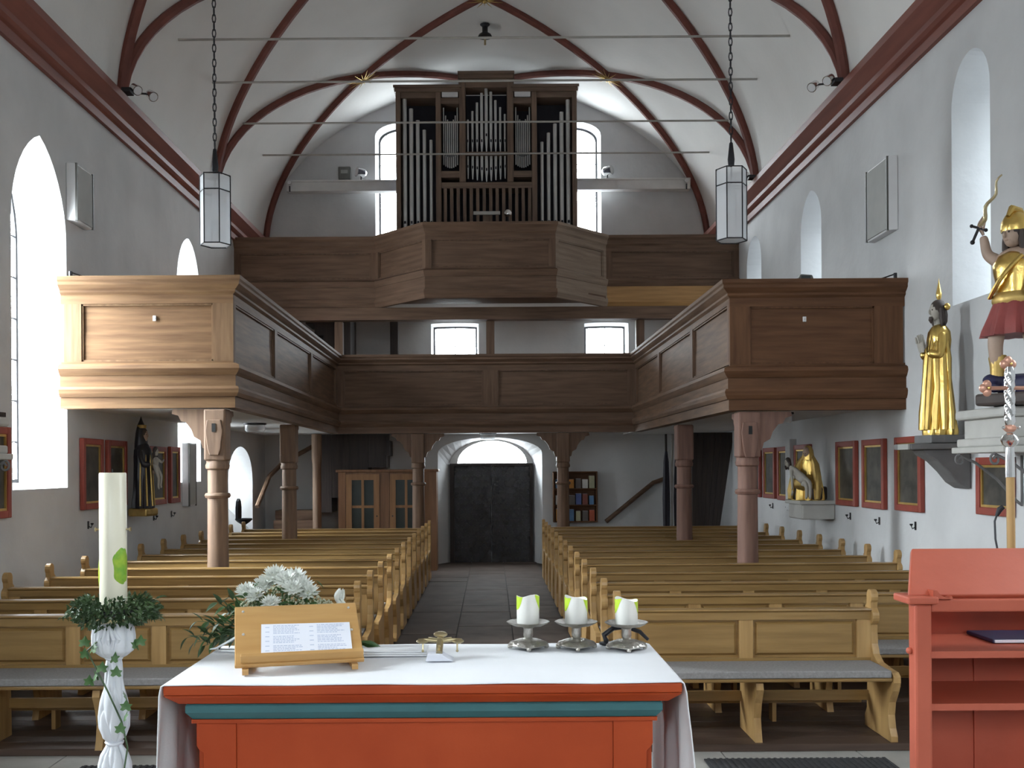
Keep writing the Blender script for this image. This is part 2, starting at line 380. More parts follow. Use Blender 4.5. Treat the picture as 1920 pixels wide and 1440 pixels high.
for h in bw: window(h[3],h[1],h[2],B3,h[4],2,3 if h[1][2][1]>5 else 2)
ew=[]  # unseen east windows, their width set by the front light wanted
for lab,c in (('unseen pointed east window left of the chancel axis, sized for front light',-2.2),('unseen pointed east window right of the chancel axis, sized for front light',2.2)):
    lp=arch(c-0.42,c+0.42,3.2,5.8,0.6,pointed=.25); ew.append((lp,shrink(lp,0.9,0,0.97),0.4,lab,'pane'))
wall('wall_front','plastered east wall of the chancel',gable,[h[:3] for h in ew],E3)
for h in ew: window(h[3],h[1],h[2],E3,h[4],2,6)
# vault
mb=MB(); NU,NV=40,26; vs=[]
for j in range(NV+1):
    y=YE+(YB-YE)*j/NV
    for i in range(NU+1):
        t=PI*i/NU; vs.append((VC-VA*math.cos(t),y,VS+vh(t)))
mb.add(vs,[(j*(NU+1)+i,j*(NU+1)+i+1,(j+1)*(NU+1)+i+1,(j+1)*(NU+1)+i) for j in range(NV) for i in range(NU)],True)
ceil=struct('ceiling','white plastered barrel vault with painted net ribs','ceiling',mb,'vault')
NODES=[20.68,16.88,12.62,8.52,4.42,0.32,-3.78]
def ribpath(side,Da,Db,n=22,drop=0.03):
    p=[]
    for i in range(n+1):
        t=PI/2*i/n; x=VC+side*(VA-0.02)*math.cos(t); y=Da+(Db-Da)*(1-math.cos(t))
        nx,nz=(x-VC)/VA**2,(vz(x)-VS)/VH**2; l=math.hypot(nx,nz) or 1
        p.append((x-nx/l*drop,min(y,YB-.03),VS+vh(t)-nz/l*drop))
    return p
for i,Da in enumerate(NODES):
    for side in (-1,1):
        for k in (i-1,i+1):
            if 0<=k<len(NODES): obj('vault_rib',MB().tube(ribpath(side,Da,NODES[k]),0.068,8),'rib',ceil)
def star(c, nrm, r=0.33):
    m=MB(); nrm=nrm.normalized(); u=nrm.cross(Vector((0,1,0))).normalized(); v=nrm.cross(u)
    for k in range(16):
        t=2*PI*k/16; L=r*(1 if k%2 else 0.72); d=u*math.cos(t)+v*math.sin(t)
        m.tube([c+d*0.05+nrm*.05,c+d*L*0.55+nrm*.045,c+d*L+nrm*.03],[0.010,0.007,0.002],5)
    m.ball(c+nrm*.06,0.04,10,6)
    return m
for i in range(len(NODES)-1):
    ym=(NODES[i]+NODES[i+1])/2
    for side in (-1,1):
        x=VC+side*VA*0.5; c=Vector((x,ym,vz(x)-.06)); n_=Vector((-(x-VC)/VA**2,0,-(vz(x)-VS)/VH**2))
        obj('gilded_star',star(c,n_),'gold_dull',ceil)
for y in NODES[1:-1]: obj('gilded_star',star(Vector((VC,y,vz(VC)-.06)),Vector((0,0,-1))),'gold_dull',ceil)
# cornices
cprof=[(0,0),(0.05,0),(0.05,0.10),(0.08,0.12),(0.11,0.15),(0.11,0.21),(0.14,0.24),(0.20,0.30),(0.23,0.33),(0.23,0.42),(0,0.46)]
for nmx,x,zb,s,lab in (('trim_1',XL,6.03,1,'oxblood moulded cornice along the left wall'),('trim_2',XR,6.13,-1,'oxblood moulded cornice along the right wall')):
    mb=MB(); pts=[(x+s*o,zb+z) for o,z in cprof]; mb.prism(pts,'y',YE,YB)
    tag(obj(nmx,mb,'cornice'),lab,'cornice',None,'structure')
# floor
FL=-0.05
fl=struct('floor','stone slab floor of the nave and aisle','floor',MB().box(XL-.9,XR+.9,5.2,YB+.6,FL-.1,FL-.012),'joint')
rng=random.Random(4)
y=6.95
while y<YB+0.42:
    dy=0.62
    for (xa,xb) in ((-1.10,-0.42),(-0.42,0.24),(0.24,0.93)):
        z=FL+rng.uniform(-.003,.003)
        obj('stone_slab',MB().box(xa+.006,xb-.006,y+.006,min(y+dy,YB+.42)-.006,FL-.03,z),'aisle',fl)
    y+=dy
for j in range(2):
    x=XL
    while x<XR:
        w_=rng.uniform(.8,1.1); xe=min(x+w_,XR)
        obj('stone_slab',MB().box(x+.005,xe-.005,5.2+j*.875,5.2+(j+1)*.875-.008,FL-.03,FL+rng.uniform(-.002,.002)),'stone',fl)
        x=xe
for x0 in (-4.6,-3.4,-2.2): obj('stone_slab',MB().box(x0+.01,x0+1.19,18.4,20.6,FL-.03,FL),'aisle',fl)
for x0 in (0.96,2.1,3.3): obj('stone_slab',MB().box(x0+.01,x0+1.1,18.4,20.6,FL-.03,FL),'aisle',fl)
struct('floor','raised stone chancel floor behind the altar','floor',MB().box(XL,XR,YE,5.15,FL-.1,0.23),'stone')
struct('trim_3','stone chancel step below the altar','step',MB().box(XL,XR,5.15,5.5,FL-.01,0.09),'stone')

# ------------------------------------------------------------------ entrance door
dn=struct('door_1','dark studded double entrance door under a bright fanlight','door')
YD=YB+.40
for xa,xb in ((-0.77,-0.004),(0.004,0.80)):
    m=MB().box(xa,xb,YD-.06,YD,FL,1.95)
    obj('door_leaf',m,'door',dn,bevel=.008)
    m=MB()
    for i in range(9):
        for j in range(15): m.ball((xa+.08+(xb-xa-.16)*i/8,YD-.062,0.25+j*.115),0.009,6,4)
    tag(obj('stud_rows',m,'iron',dn),kind='stuff')
m=MB().box(-0.86,-0.77,YD-.09,YD,FL,1.96); m.box(0.80,0.86,YD-.09,YD,FL,1.96); m.box(-0.86,0.86,YD-.09,YD,1.95,2.0)
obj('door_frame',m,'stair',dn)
fan=[(0.02+0.72*math.cos(PI*i/16),2.0+0.47*math.sin(PI*i/16)) for i in range(17)]
q=MB().add([(p[0],YD-.03,p[1]) for p in fan],[tuple(range(17))]); obj('fanlight',q,'pane',dn)
of=arch(-0.86,0.86,1.99,2.5,0.5); m=MB()
outer=[(x,z) for x,z in of]; 
ring=[(0.0+0.87*math.cos(PI*i/16),2.0+0.52*math.sin(PI*i/16)) for i in range(17)]
vs=[(p[0],YD-.02,p[1]) for p in ring]+[(p[0],YD-.04,p[1]) for p in fan]
m.add(vs,[(i,i+1,i+18,i+17) for i in range(16)]); obj('arch_board',m,'soffit',dn)
m=MB().box(-0.9,0.9,YD+.005,YD+.02,-.2,2.01); obj('back_board',m,'plaster',dn)
portal((0.02,YD+.06,2.24),(0,-1,0),1.5,.5)
m=MB().tube([(-0.05,YD-.10,1.0),(-0.05,YD-.10,1.12)],0.012,6); obj('door_handle',m,'iron',dn)

# ------------------------------------------------------------------ galleries
def segmx(a,b):
    d=Vector((b[0]-a[0],b[1]-a[1],0)); L=d.length; d/=L; r=Vector((d.y,-d.x,0))
    mx=Matrix(((d.x,r.x,0,a[0]),(d.y,r.y,0,a[1]),(d.z,r.z,1,a[2]),(0,0,0,1))); return mx,L
def panelled(par,a,b,z0,z1,stiles,mats,top=0.10,bot=0.03,th=0.05,boards=2,s0_=0,e0_=0):
    mx,L=segmx(a,b); mp,ms=mats
    obj('frame_rail',MB().box(s0_,L-e0_,-th,0,z1-top,z1,mx=mx),mp,par)
    obj('frame_rail',MB().box(s0_,L-e0_,-th,0,z0,z0+bot,mx=mx),mp,par)
    for (s0,s1) in stiles: obj('stile',MB().box(s0,s1,-th,0.001,z0+bot,z1-top,mx=mx),ms,par)
    for i in range(len(stiles)-1):
        u0,u1=stiles[i][1],stiles[i+1][0]; za,zb=z0+bot,z1-top
        for k in range(boards):      # boards of the recessed panel, with a fine joint
            ya=za+(zb-za)*k/boards; yb=za+(zb-za)*(k+1)/boards
            obj('panel_board',MB().box(u0-.005,u1+.005,-th,-0.032-.006*(k%2),ya-(.006 if k else .012),yb-(.001 if k<boards-1 else -.012),mx=mx),mp,par)
        m=MB()
        for (q0,q1,r0,r1) in ((u0,u0+.018,za,zb),(u1-.018,u1,za,zb),(u0,u1,za,za+.018),(u0,u1,zb-.018,zb)):
            m.box(q0,q1,-.036,-.012,r0,r1,mx=mx)
        obj('panel_moulding',m,ms,par)
GP=[(XL,10.9,0.03),(-2.765,10.9,0.03),(-2.765,18.25,0.0),(2.6,18.25,0.0),(2.6,11.0,-0.03),(XR,11.0,-0.03)]
p_rail=[(-.09,3.95),(.10,3.95),(.10,3.91),(.085,3.89),(.085,3.86),(.055,3.83),(.03,3.81),(.03,3.785),(0,3.76),(-.09,3.76)]
p_sill=[(-.05,3.02),(.03,3.02),(.075,3.0),(.085,2.96),(.06,2.92),(.035,2.89),(-.05,2.89)]
p_fas=[(-.05,2.888),(.03,2.888),(.03,2.772),(-.05,2.772)]
p_mid=[(-.05,2.77),(.06,2.77),(.075,2.74),(.065,2.70),(.04,2.66),(-.05,2.66)]
p_beam=[(-.12,2.658),(.02,2.658),(.02,2.54),(-.12,2.54)]
def gallery(name,label,segs,mats,deck,soff):
    o=thing(name,label,'gallery',(0,0,0))
    for nm_,pr in (('top_rail',p_rail),('sill_moulding',p_sill),('fascia_board',p_fas),('lower_moulding',p_mid),('edge_beam',p_beam)):
        for s_,m in zip(segs,sweep(GP,pr,segs)): obj(nm_,m,mats[s_][0],o)
    for s_ in segs:
        a,b=GP[s_],GP[s_+1]; L=(Vector(b[:2])-Vector(a[:2])).length
        st={0:[(0.03,0.22),(L-.22,L)],1:[(.052,.12),(2.1,2.26),(4.72,4.88),(L-.14,L)],2:[(0,.12),(2.62,2.90),(L-.12,L)],
            3:[(0,.14),(2.47,2.63),(5.05,5.21),(L-.12,L-.052)],4:[(0,.22),(L-.33,L-.02)]}[s_]
        panelled(o,a,b,3.015,3.765,st,mats[s_][1],s0_=.052 if s_==1 else 0,e0_=.052 if s_==3 else 0)
    obj('floor_deck',MB().box(*deck),'dark_x',o)
    tag(obj('plastered_underside',MB().box(*soff),'soffit',o),'white underside')
    return o
gx,gy,gz=('gal_x','gal_z'),('gal_y','gal_z'),None
gallery('side_gallery','old panelled wooden side gallery on the left, its pale end panel facing the altar',[0,1],
  {0:('gal_x',('gal_x','gal_z')),1:('dark_y',('dark_y','dark_z'))},(XL,-2.83,10.98,20.7,2.66,2.88),(XL,-2.86,11.02,20.7,2.60,2.655))
gallery('west_gallery','dark panelled gallery across the nave above the entrance door',[2],{2:('dark_x',('dark_x','dark_z'))},
  (-2.82,2.66,18.33,20.7,2.66,2.88),(-2.85,2.69,18.38,20.7,2.60,2.655))
gallery('side_gallery','chestnut-brown panelled side gallery on the right, dark end panel beside the golden saint',[3,4],
  {3:('dark_y',('dark_y','dark_z')),4:('rside_x',('rside_x','rside_z'))},(2.67,XR,11.08,20.7,2.63,2.85),(2.70,XR,11.12,20.7,2.57,2.625))
# upper organ loft with its projecting bay
UP=[(XL,18.3,0),(-2.06,18.3,0),(-1.1,17.25,0),(1.12,17.25,0),(2.1,18.3,0),(XR,18.3,0)]
o=thing('organ_loft','dark panelled organ loft with a projecting centre bay high under the vault','gallery')
for nm_,pr in (('top_rail',[(-.09,6.08),(.09,6.08),(.09,6.03),(.05,5.99),(.03,5.93),(0,5.90),(-.09,5.90)]),
               ('sill_moulding',[(-.05,5.30),(.03,5.30),(.07,5.27),(.05,5.21),(.03,5.17),(-.05,5.17)]),
               ('fascia_board',[(-.05,5.168),(.02,5.168),(.02,4.952),(-.05,4.952)]),
               ('lower_moulding',[(-.05,4.95),(.05,4.95),(.06,4.88),(.02,4.80),(-.05,4.80)])):
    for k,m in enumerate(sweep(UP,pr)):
        obj(nm_,m,'bay_pale' if k in(3,) else 'lit_fascia_x' if k==4 and nm_ in('fascia_board','lower_moulding') else 'dark_x',o)
for k in range(5):
    a,b=UP[k],UP[k+1]; L=(Vector(b[:2])-Vector(a[:2])).length
    st=[(0,.08),(L-.08,L)] if k in(1,3) else [(0,.10),(L-.10,L)]
    panelled(o,a,b,5.30,5.90,st,('bay_pale','bay_pale') if k in(3,) else ('dark_x','dark_z'))
obj('edge_beam',MB().box(XL,XR,18.22,18.46,4.58,4.80),'dark_x',o)
dk=MB().prism([(XL,20.7),(XL,18.34),(-2.04,18.34),(-1.08,17.29),(1.10,17.29),(2.08,18.34),(XR,18.34),(XR,20.7)],'z',4.99,5.12)
obj('floor_deck',dk,'dark_x',o)
dk=MB().prism([(-2.04,18.2),(-1.08,17.29),(1.10,17.29),(2.08,18.2)],'z',4.86,4.985); obj('bay_underside',dk,'dark_x',o)
obj('plastered_underside',MB().box(XL,XR,18.47,20.7,4.90,4.985),'soffit',o)
for x,lab in ((-2.75,'dark square post on the west gallery at its left end, carrying the loft'),(0.0,'dark square post on the west gallery between the two small windows'),(2.72,'square post on the west gallery at its right end, carrying the loft')):
    m=MB().box(x-.075,x+.075,18.36,18.51,2.885,4.575); m.box(x-.10,x+.10,18.34,18.53,2.885,3.05)
    tag(obj('loft_post',m,'dark_z',bevel=.012),lab,'post','posts carrying the organ loft')
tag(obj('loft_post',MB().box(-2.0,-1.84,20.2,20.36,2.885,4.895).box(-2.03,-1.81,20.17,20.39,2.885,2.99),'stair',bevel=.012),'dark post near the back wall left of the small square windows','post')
m=MB()
for i in range(5): m.box(-3.5+i*.17,-3.33+i*.17,19.2,20.0,4.88-.22*(i+1) if i<4 else 4.0,4.89)
tag(obj('loft_stair',m,'stair'),'dark stepped underside of the stair to the loft at far left','staircase')

# ------------------------------------------------------------------ pillars
def pillar(x,y,ztop,m,label,rings=True,brackets='lr',group='carved wooden gallery pillars',cap=True):
    o=thing('gallery_pillar',label,'pillar',(x,y,0),0,group)
    prof=[(.125,0.002),(.125,.10),(.118,.6),(.112,1.0),(.108,1.55),(.108,1.62)]
    obj('shaft',MB().lathe(prof+[(.105,1.64),(.105,1.92)],20),m,o)
    obj('ring',MB().lathe([(.108,1.595),(.128,1.60),(.140,1.625),(.128,1.65),(.108,1.655)],20),m,o)
    obj('collar',MB().lathe([(.105,1.90),(.125,1.915),(.13,1.95),(.118,1.975),(.118,2.0)],20),m,o)
    h=.118; z1=ztop
    obj('capital_block',MB().box(-h,h,-h,h,2.0,z1),m,o,bevel=.02)
    if cap:       # carved tongue on the altar side, with a dark peg hole
        t=[(-.075,z1-.12),(.075,z1-.12),(.095,z1-.24),(.07,z1-.44),(.05,z1-.50),(-.05,z1-.50),(-.07,z1-.44),(-.095,z1-.24)]
        tg=obj('carved_tongue',MB().prism(t,'y',-h-.028,-h+.01),m,o,bevel=.008)
        obj('peg_hole',MB().box(-.02,.02,-h-.034,-h-.02,z1-.25,z1-.16),'wickmat',tg)
    for b in brackets:
        s=-1 if b=='l' else 1
        pr=[(0,z1),(.36,z1),(.37,z1-.05),(.30,z1-.07),(.27,z1-.13),(.22,z1-.14),(.16,z1-.22),(.13,z1-.30),(.06,z1-.34),(.04,z1-.42),(0,z1-.44)]
        if b in 'lr': mb=MB().prism([(s*(h+q[0]-.01),q[1]) for q in pr],'y',-.055,.055)
        else: mb=MB().prism([((h+q[0]-.01),q[1]) for q in pr],'x',-.055,.055)
        obj('knee_brace',mb,m,o)
    return o
pillar(-2.97,11.0,2.56,'pillar','turned wooden pillar under the front corner of the left gallery',brackets='lb')
pillar(-3.02,15.15,2.57,'pillar','slender wooden pillar halfway along the left gallery',brackets='b',cap=False)
pillar(2.81,11.12,2.50,'pillar_red','reddish turned pillar under the front corner of the right gallery',brackets='rb')
pillar(2.75,14.45,2.50,'pillar_red','dark pillar halfway along the right gallery',brackets='b',cap=False)
pillar(-1.32,18.35,2.535,'dark_z','dark pillar with scrolled braces left of the entrance door',cap=False)
pillar(1.30,18.35,2.535,'dark_z','dark pillar with scrolled braces right of the entrance door',cap=False)

# ------------------------------------------------------------------ pews
def arc(cx,cz,r,a0,a1,n):
    return [(cx+r*math.cos(R(a0+(a1-a0)*i/n)),cz+r*math.sin(R(a0+(a1-a0)*i/n))) for i in range(n+1)]
END=[(.10,0),(.10,.08),(.06,.14),(.045,.45),(.05,.70),(.06,.79),(.045,.83),(.075,.85),(.08,.88),(.055,.90)]+arc(0,.955,.052,-20,205,9)+\
    [(-.035,.915),(-.03,.875)]+arc(-.01,.815,.062,150,250,5)+[(-.03,.70),(-.04,.62),(-.075,.55),(-.15,.505),(-.30,.49),(-.41,.485),(-.445,.46),(-.445,.42),(-.42,.36),(-.36,.27),(-.34,.18),(-.36,.09),(-.39,.04),(-.39,0)]
LEG=[(.06,.02),(.05,.415),(-.40,.415),(-.41,.37),(-.36,.27),(-.33,.16),(-.35,.06),(-.37,0),(.06,0)]
def sm_end(x0,x1): return MB().prism(END,'x',x0,x1)
def make_pew(W,npan,label,knob=(1,1),group=None):
    o=thing('church_pew',label,'pew',(0,0,0),0,group)
    T=.05
    if knob[0]: obj('end_panel',sm_end(0,T),'pew_z',o,bevel=.008)
    if knob[1]: obj('end_panel',sm_end(W-T,W),'pew_z',o,bevel=.008)
    a,b=T,W-T
    obj('seat',MB().box(a,b,-.43,-.03,.425,.452),'pew_x',o,bevel=.008)
    obj('seat_cushion',MB().box(a+.01,b-.01,-.44,-.05,.453,.503),'cush',o,bevel=.008)
    obj('top_rail',MB().prism([(-.04,.795),(.035,.795),(.035,.845),(.052,.85),(.052,.872),(-.05,.872),(-.055,.862),(-.04,.848)],'x',a,b),'pew_x',o)
    obj('bottom_rail',MB().box(a,b,-.035,.03,.44,.52),'pew_x',o)
    sw=.10; pw=(b-a-sw*(npan+1))/npan
    for i in range(npan+1):
        x=a+i*(sw+pw); obj('stile',MB().box(x,x+sw,-.033,.028,.52,.795),'pew_z',o)
    for i in range(npan):
        x0=a+sw+i*(sw+pw); x1=x0+pw
        m=MB().box(x0,x1,-.008,.012,.52,.795)
        q=.035; g=.018          # raised field with sloping margins
        vs=[(x0+g,-.009,.52+g),(x1-g,-.009,.52+g),(x1-g,-.009,.795-g),(x0+g,-.009,.795-g),(x0+q,-.026,.52+q),(x1-q,-.026,.52+q),(x1-q,-.026,.795-q),(x0+q,-.026,.795-q)]
        m.add(vs,[(4,5,6,7),(0,1,5,4),(1,2,6,5),(2,3,7,6),(3,0,4,7)])
        obj('panel',m,'pew_x',o)
    obj('foot_rail',MB().box(a,b,.02,.05,.20,.27),'pew_x',o)
    obj('kneeler',MB().box(a,b,.16,.33,.15,.175),'pew_x',o)
    nl=max(1,round(W/.9))
    for i in range(1,nl):
        x=W*i/nl; obj('leg',MB().prism(LEG,'x',x-.025,x+.025),'pew_z',o)
        obj('kneeler_leg',MB().box(x+.25,x+.28,.2,.29,0.001,.149),'pew_z',o)
    return o
ORD=['front','second','third','fourth','fifth','sixth','seventh','eighth','ninth','tenth','eleventh','twelfth','thirteenth']
lp=make_pew(3.26,5,'x',group='oak pews left of the aisle')
for k in range(13):
    o=lp if k==0 else copy_tree(lp)
    o.location=(-4.31,7.25+.855*k,0.0)
    o['label']=('honey-oak pew left of the aisle, front row with raised panels and grey cushion' if k==0 else
                'honey-oak pew left of the aisle, %s row from the altar'%ORD[k] if k<12 else 'rearmost honey-oak pew left of the aisle, before the cupboard')
fp=make_pew(1.90,2,'short honey-oak front pew right of the aisle with a carved free end','oak pews right of the aisle' and (1,1))
fp['group']='oak pews right of the aisle'; fp.location=(.88,7.34,0)
rp=make_pew(3.46,5,'x',group='oak pews right of the aisle')
for k in range(1,13):
    o=rp if k==1 else copy_tree(rp)
    o.location=(.88,7.34+.858*k,0.0)
    o['label']=('honey-oak pew right of the aisle, %s row from the altar'%ORD[k] if k<12 else 'rearmost honey-oak pew right of the aisle, before the bookshelf')
for nm_,x0,x1,lab in (('pew_platform',-4.58,-1.13,'low dark boarded platform under the pews left of the aisle'),('pew_platform',.96,4.46,'low dark boarded platform under the pews right of the aisle')):
    o=thing(nm_,lab,'platform')
    for i in range(10): obj('plank',MB().box(x0,x1,6.97+.15*i,6.97+.15*i+.144,FL+.002,-.001),'plat',o)
    obj('deck',MB().box(x0,x1,6.97+1.5,18.2,FL+.002,-.002),'plat',o)
    obj('nosing',MB().box(x0,x1,6.93,6.966,FL+.002,0.0),'plat',o)
for x0,x1,y0,y1,lab in ((1.40,2.60,5.95,6.73,'ribbed charcoal doormat before the right front pew'),(-2.7,-1.1,5.95,6.66,'ribbed charcoal doormat before the left front pew')):
    m=MB().box(x0,x1,y0,y1,FL+.003,FL+.012)
    for i in range(int((x1-x0)/.04)): m.box(x0+.02+i*.04,x0+.038+i*.04,y0+.01,y1-.01,FL+.011,FL+.019)
    tag(obj('doormat',m,'mat'),lab,'doormat')

# ------------------------------------------------------------------ organ
og=thing('church_organ','large dark oak pipe organ between two bright windows on the loft','organ',(0,19.0,5.12))
def OB(x0,x1,y0,y1,z0,z1): return MB().box(x0,x1,y0-19.0,y1-19.0,z0-5.12,z1-5.12)
X0,X1=-1.75,1.65; CX=(X0+X1)/2
obj('case_back',OB(X0,X1,19.45,19.95,5.125,9.05),'void',og)
for xa,xb,za,zb in ((X0,X0+.09,5.125,9.05),(X1-.09,X1,5.125,9.05),(-1.0,-.90,5.125,9.0),(.80,.90,5.125,9.0),(-.56,-.44,7.27,9.28),(.34,.46,7.27,9.28)):
    obj('case_post',OB(xa,xb,19.0,19.46,za,zb),'organ',og,bevel=.01)
for xa,xb,z in ((X0-.04,-.52,9.03),(.42,X1+.04,9.03),(-.58,.48,9.28)):
    m=OB(xa,xb,18.94,19.5,z,z+.05); m.box(xa+.02,xb-.02,-.03,.4,z-.07-5.12,z-5.12); obj('crown_moulding',m,'organ_x',og)
obj('head_board',OB(-.56,.46,19.02,19.4,9.05,9.28),'organ_x',og)
for xa,xb,z0,z1 in ((X0+.09,-1.0,8.86,8.98),(.90,X1-.09,8.86,8.98),(-.90,-.56,8.75,8.86),(.46,.80,8.75,8.86)):
    obj('tower_rail',OB(xa,xb,19.03,19.45,z0,z1),'organ_x',og)
for xa,xb,lab in ((-.88,-.58,0),(.48,.78,0)):
    obj('white_flap',OB(xa,xb,19.0,19.03,8.87,9.03),'whitebox',og)
def pipes(xs,foots,tops,r):
    for x,fz,tz,rr in zip(xs,foots,tops,r):
        body=[(.012,fz),(rr*.95,fz+.26 if rr>.03 else fz+.18),(rr,fz+.27 if rr>.03 else fz+.19),(rr,tz),(rr*.85,tz),(rr*.85,tz-.02)]
        m=MB().lathe([(a,b-5.12) for a,b in body],14,(x,.10,0))
        zm=fz+.36 if rr>.03 else fz+.25
        p=obj('organ_pipe',m,'pipe',og)
        q=MB().box(x-rr*.45,x+rr*.45,.10-rr-.006,.10-rr+.006,zm-5.12-.05,zm-5.12); obj('pipe_mouth',q,'void',p)
# tall bass pipes left and right, falling towards the middle
xs=[X0+.16+.124*i for i in range(5)]
pipes(xs,[6.2]*5,[8.90,8.68,8.46,8.28,8.09],[.042,.040,.037,.034,.031])
pipes([X1-.16-.124*i for i in range(5)],[6.2]*5,[8.83,8.60,8.38,8.21,8.04],[.042,.040,.037,.034,.031])
# narrow treble fields
n=8
for a in (-.89,.47):
    pipes([a+.035+.037*i for i in range(n)],[7.62-.06*math.sin(PI*i/(n-1)) for i in range(n)],[8.70-.27*math.sin(PI*i/(n-1))**.7 for i in range(n)],[.012]*n)
# centre tower, tallest pipe in the middle, and the shorter rank below
xs=[CX-.35+.0875*i for i in range(9)]
pipes(xs,[7.84]*9,[8.47,8.63,8.79,8.97,9.14,8.99,8.83,8.70,8.57],[.020,.022,.025,.028,.031,.028,.025,.022,.020])
pipes(xs,[7.30+.06*abs(i-4)/4 for i in range(9)],[7.79]*9,[.020,.024,.026,.028,.030,.028,.026,.024,.020])
obj('pipe_board',OB(-.44,.34,19.012,19.3,7.78,7.84),'organ_x',og)
obj('impost',OB(-.90,-.44,19.012,19.42,7.36,7.48),'organ_x',og)
obj('impost',OB(.34,.80,19.012,19.42,7.36,7.48),'organ_x',og)
obj('impost',OB(-.90,.80,19.02,19.42,7.16,7.27),'organ_x',og)
for i in range(14):
    x=-.86+i*.122; obj('slat',OB(x,x+.06,19.03,19.08,5.9,7.16),'organ',og)
obj('pedestal_panel',OB(-.95,.85,19.06,19.4,5.13,5.95),'organ_x',og)
# console with music desk, in front of the case
oc=thing('organ_console','dark console with a pale music desk rising behind the loft parapet','console',(-.05,18.3,5.12))
m=MB().box(-.55,.55,-.30,.30,0,1.05); obj('cabinet',m,'organ_x',oc,bevel=.02)
m=MB().box(-.04,.04,-.02,.02,1.05,1.36); obj('desk_post',m,'organ',oc)
m=MB().box(-.24,.24,-.05,-.02,1.35,1.41); obj('music_desk',m,'consolew',oc)
ml=thing('reading_lamp','small shiny round lamp or mirror on the organ console','lamp',(.33,18.3,6.171))
m=MB().tube([(0,0,0),(0,0,.27)],.012,6); obj('stem',m,'iron',ml)
m=MB().ball((0,-.02,.33),.07,14,8,(1,.6,1)); obj('head',m,'chrome',ml)

# ------------------------------------------------------------------ beam behind the organ with spotlights, sign, wall bits
m=MB().box(-4.06,4.02,20.25,20.45,7.46,7.66); m.box(-4.06,4.02,20.23,20.47,7.64,7.68)
tag(obj('tie_beam',m,'soffit',bevel=.01),'white boxed beam across the west wall behind the organ','beam')
def spot(p,d,label,r=.085,group=None,L=.2):
    o=thing('spotlight',label,'lamp',p,0,group); d=Vector(d).normalized()
    obj('bracket',MB().tube([(0,0,0),(0,0,.11)],.014,6),'iron',o)
    c=Vector((0,0,.17)); obj('housing',MB().tube([c-d*L*.5,c-d*L*.3,c+d*L*.3,c+d*L*.5],[r*.5,r*.9,r,r],14),'chrome',o)
    obj('lens',MB().tube([c+d*(L*.5-.01),c+d*(L*.5+.006)],r*.82,14),'whitebox',o); return o
spot((-2.57,20.35,7.68),(-1,-.6,.1),'round spotlight on the white beam left of the organ',.10)
spot((2.37,20.35,7.68),(1,-.6,.1),'round spotlight on the white beam right of the organ',.10)
m=MB().box(-3.07,-2.83,20.62,20.695,7.80,8.06); s_=obj('sign_box',m,'speaker_b',bevel=.01)
tag(s_,'small dark square box on the west wall above the white beam','box')
obj('face',MB().box(-3.02,-2.88,20.612,20.622,7.92,7.99),'speaker',s_)
for x,lab in ((-3.98,'little spotlight at the left end of the white beam'),(3.93,'little spotlight at the right end of the white beam')):
    spot((x,20.2,7.44),(0,-1,0),lab,.045,None,.1)
def twin(p,side,label):
    o=thing('twin_spotlight',label,'lamp',p)
    obj('base_plate',MB().box(-.05,.05,-.08,.08,0,.05),'iron',o)
    for k,(dx,dy) in enumerate(((.10,-.05),(.22,.16))):
        c=Vector((side*dx,dy,.05)); d=Vector((side*.6,-.5,-.55)).normalized()
        obj('arm',MB().tube([(0,dy*.5,.04),c],.012,6),'iron',o)
        h=obj('lamp_head',MB().tube([c-d*.06,c-d*.02,c+d*.09],[.025,.05,.062],12),'chrome',o)
        obj('lens',MB().tube([c+d*.085,c+d*.095],.052,12),'whitebox',h)
twin((XL+.22,12.35,6.495),1,'pair of chrome spotlights on the left cornice at the nearer rib foot')
twin((XR-.22,12.45,6.595),-1,'pair of chrome spotlights on the right cornice at the nearer rib foot')
twin((XR-.22,16.55,6.595),-1,'pair of chrome spotlights on the right cornice beside the hanging lantern')
# iron tie rods across the vault
for i,(y,z) in enumerate(((13.7,7.72),(15.3,7.75),(17.15,7.76),(18.75,7.72))):
    th=None; x=0
    a=math.acos(0); lo,hi=0,PI/2
    for _ in range(40):
        mid=(lo+hi)/2
        if VS+vh(mid)>z: hi=mid
        else: lo=mid
    hw=VA*math.cos(lo)-.01
    o=tag(obj('tie_rod',MB().tube([(VC-hw,y,z),(VC+hw,y,z)],.017,8),'rod'),
      ['thin iron tie rod across the vault, highest in view','thin iron tie rod across the vault, level with the organ top','thin iron tie rod across the vault, crossing the organ pipes high up','thin iron tie rod across the vault, lowest in view, across the pipe feet'][i],'tie rod','iron tie rods across the vault')
# ridge fitting
o=thing('ceiling_hook','small dark brass fitting hanging from the vault ridge above the organ','fitting',(VC,18.0,vz(VC)))
obj('cup',MB().lathe([(.09,-.02),(.05,-.06),(.05,-.16),(.11,-.2),(.13,-.24),(.02,-.26)],14),'iron',o)
obj('stem',MB().tube([(0,0,-.25),(0,0,-.38)],.02,8),'brass',o)

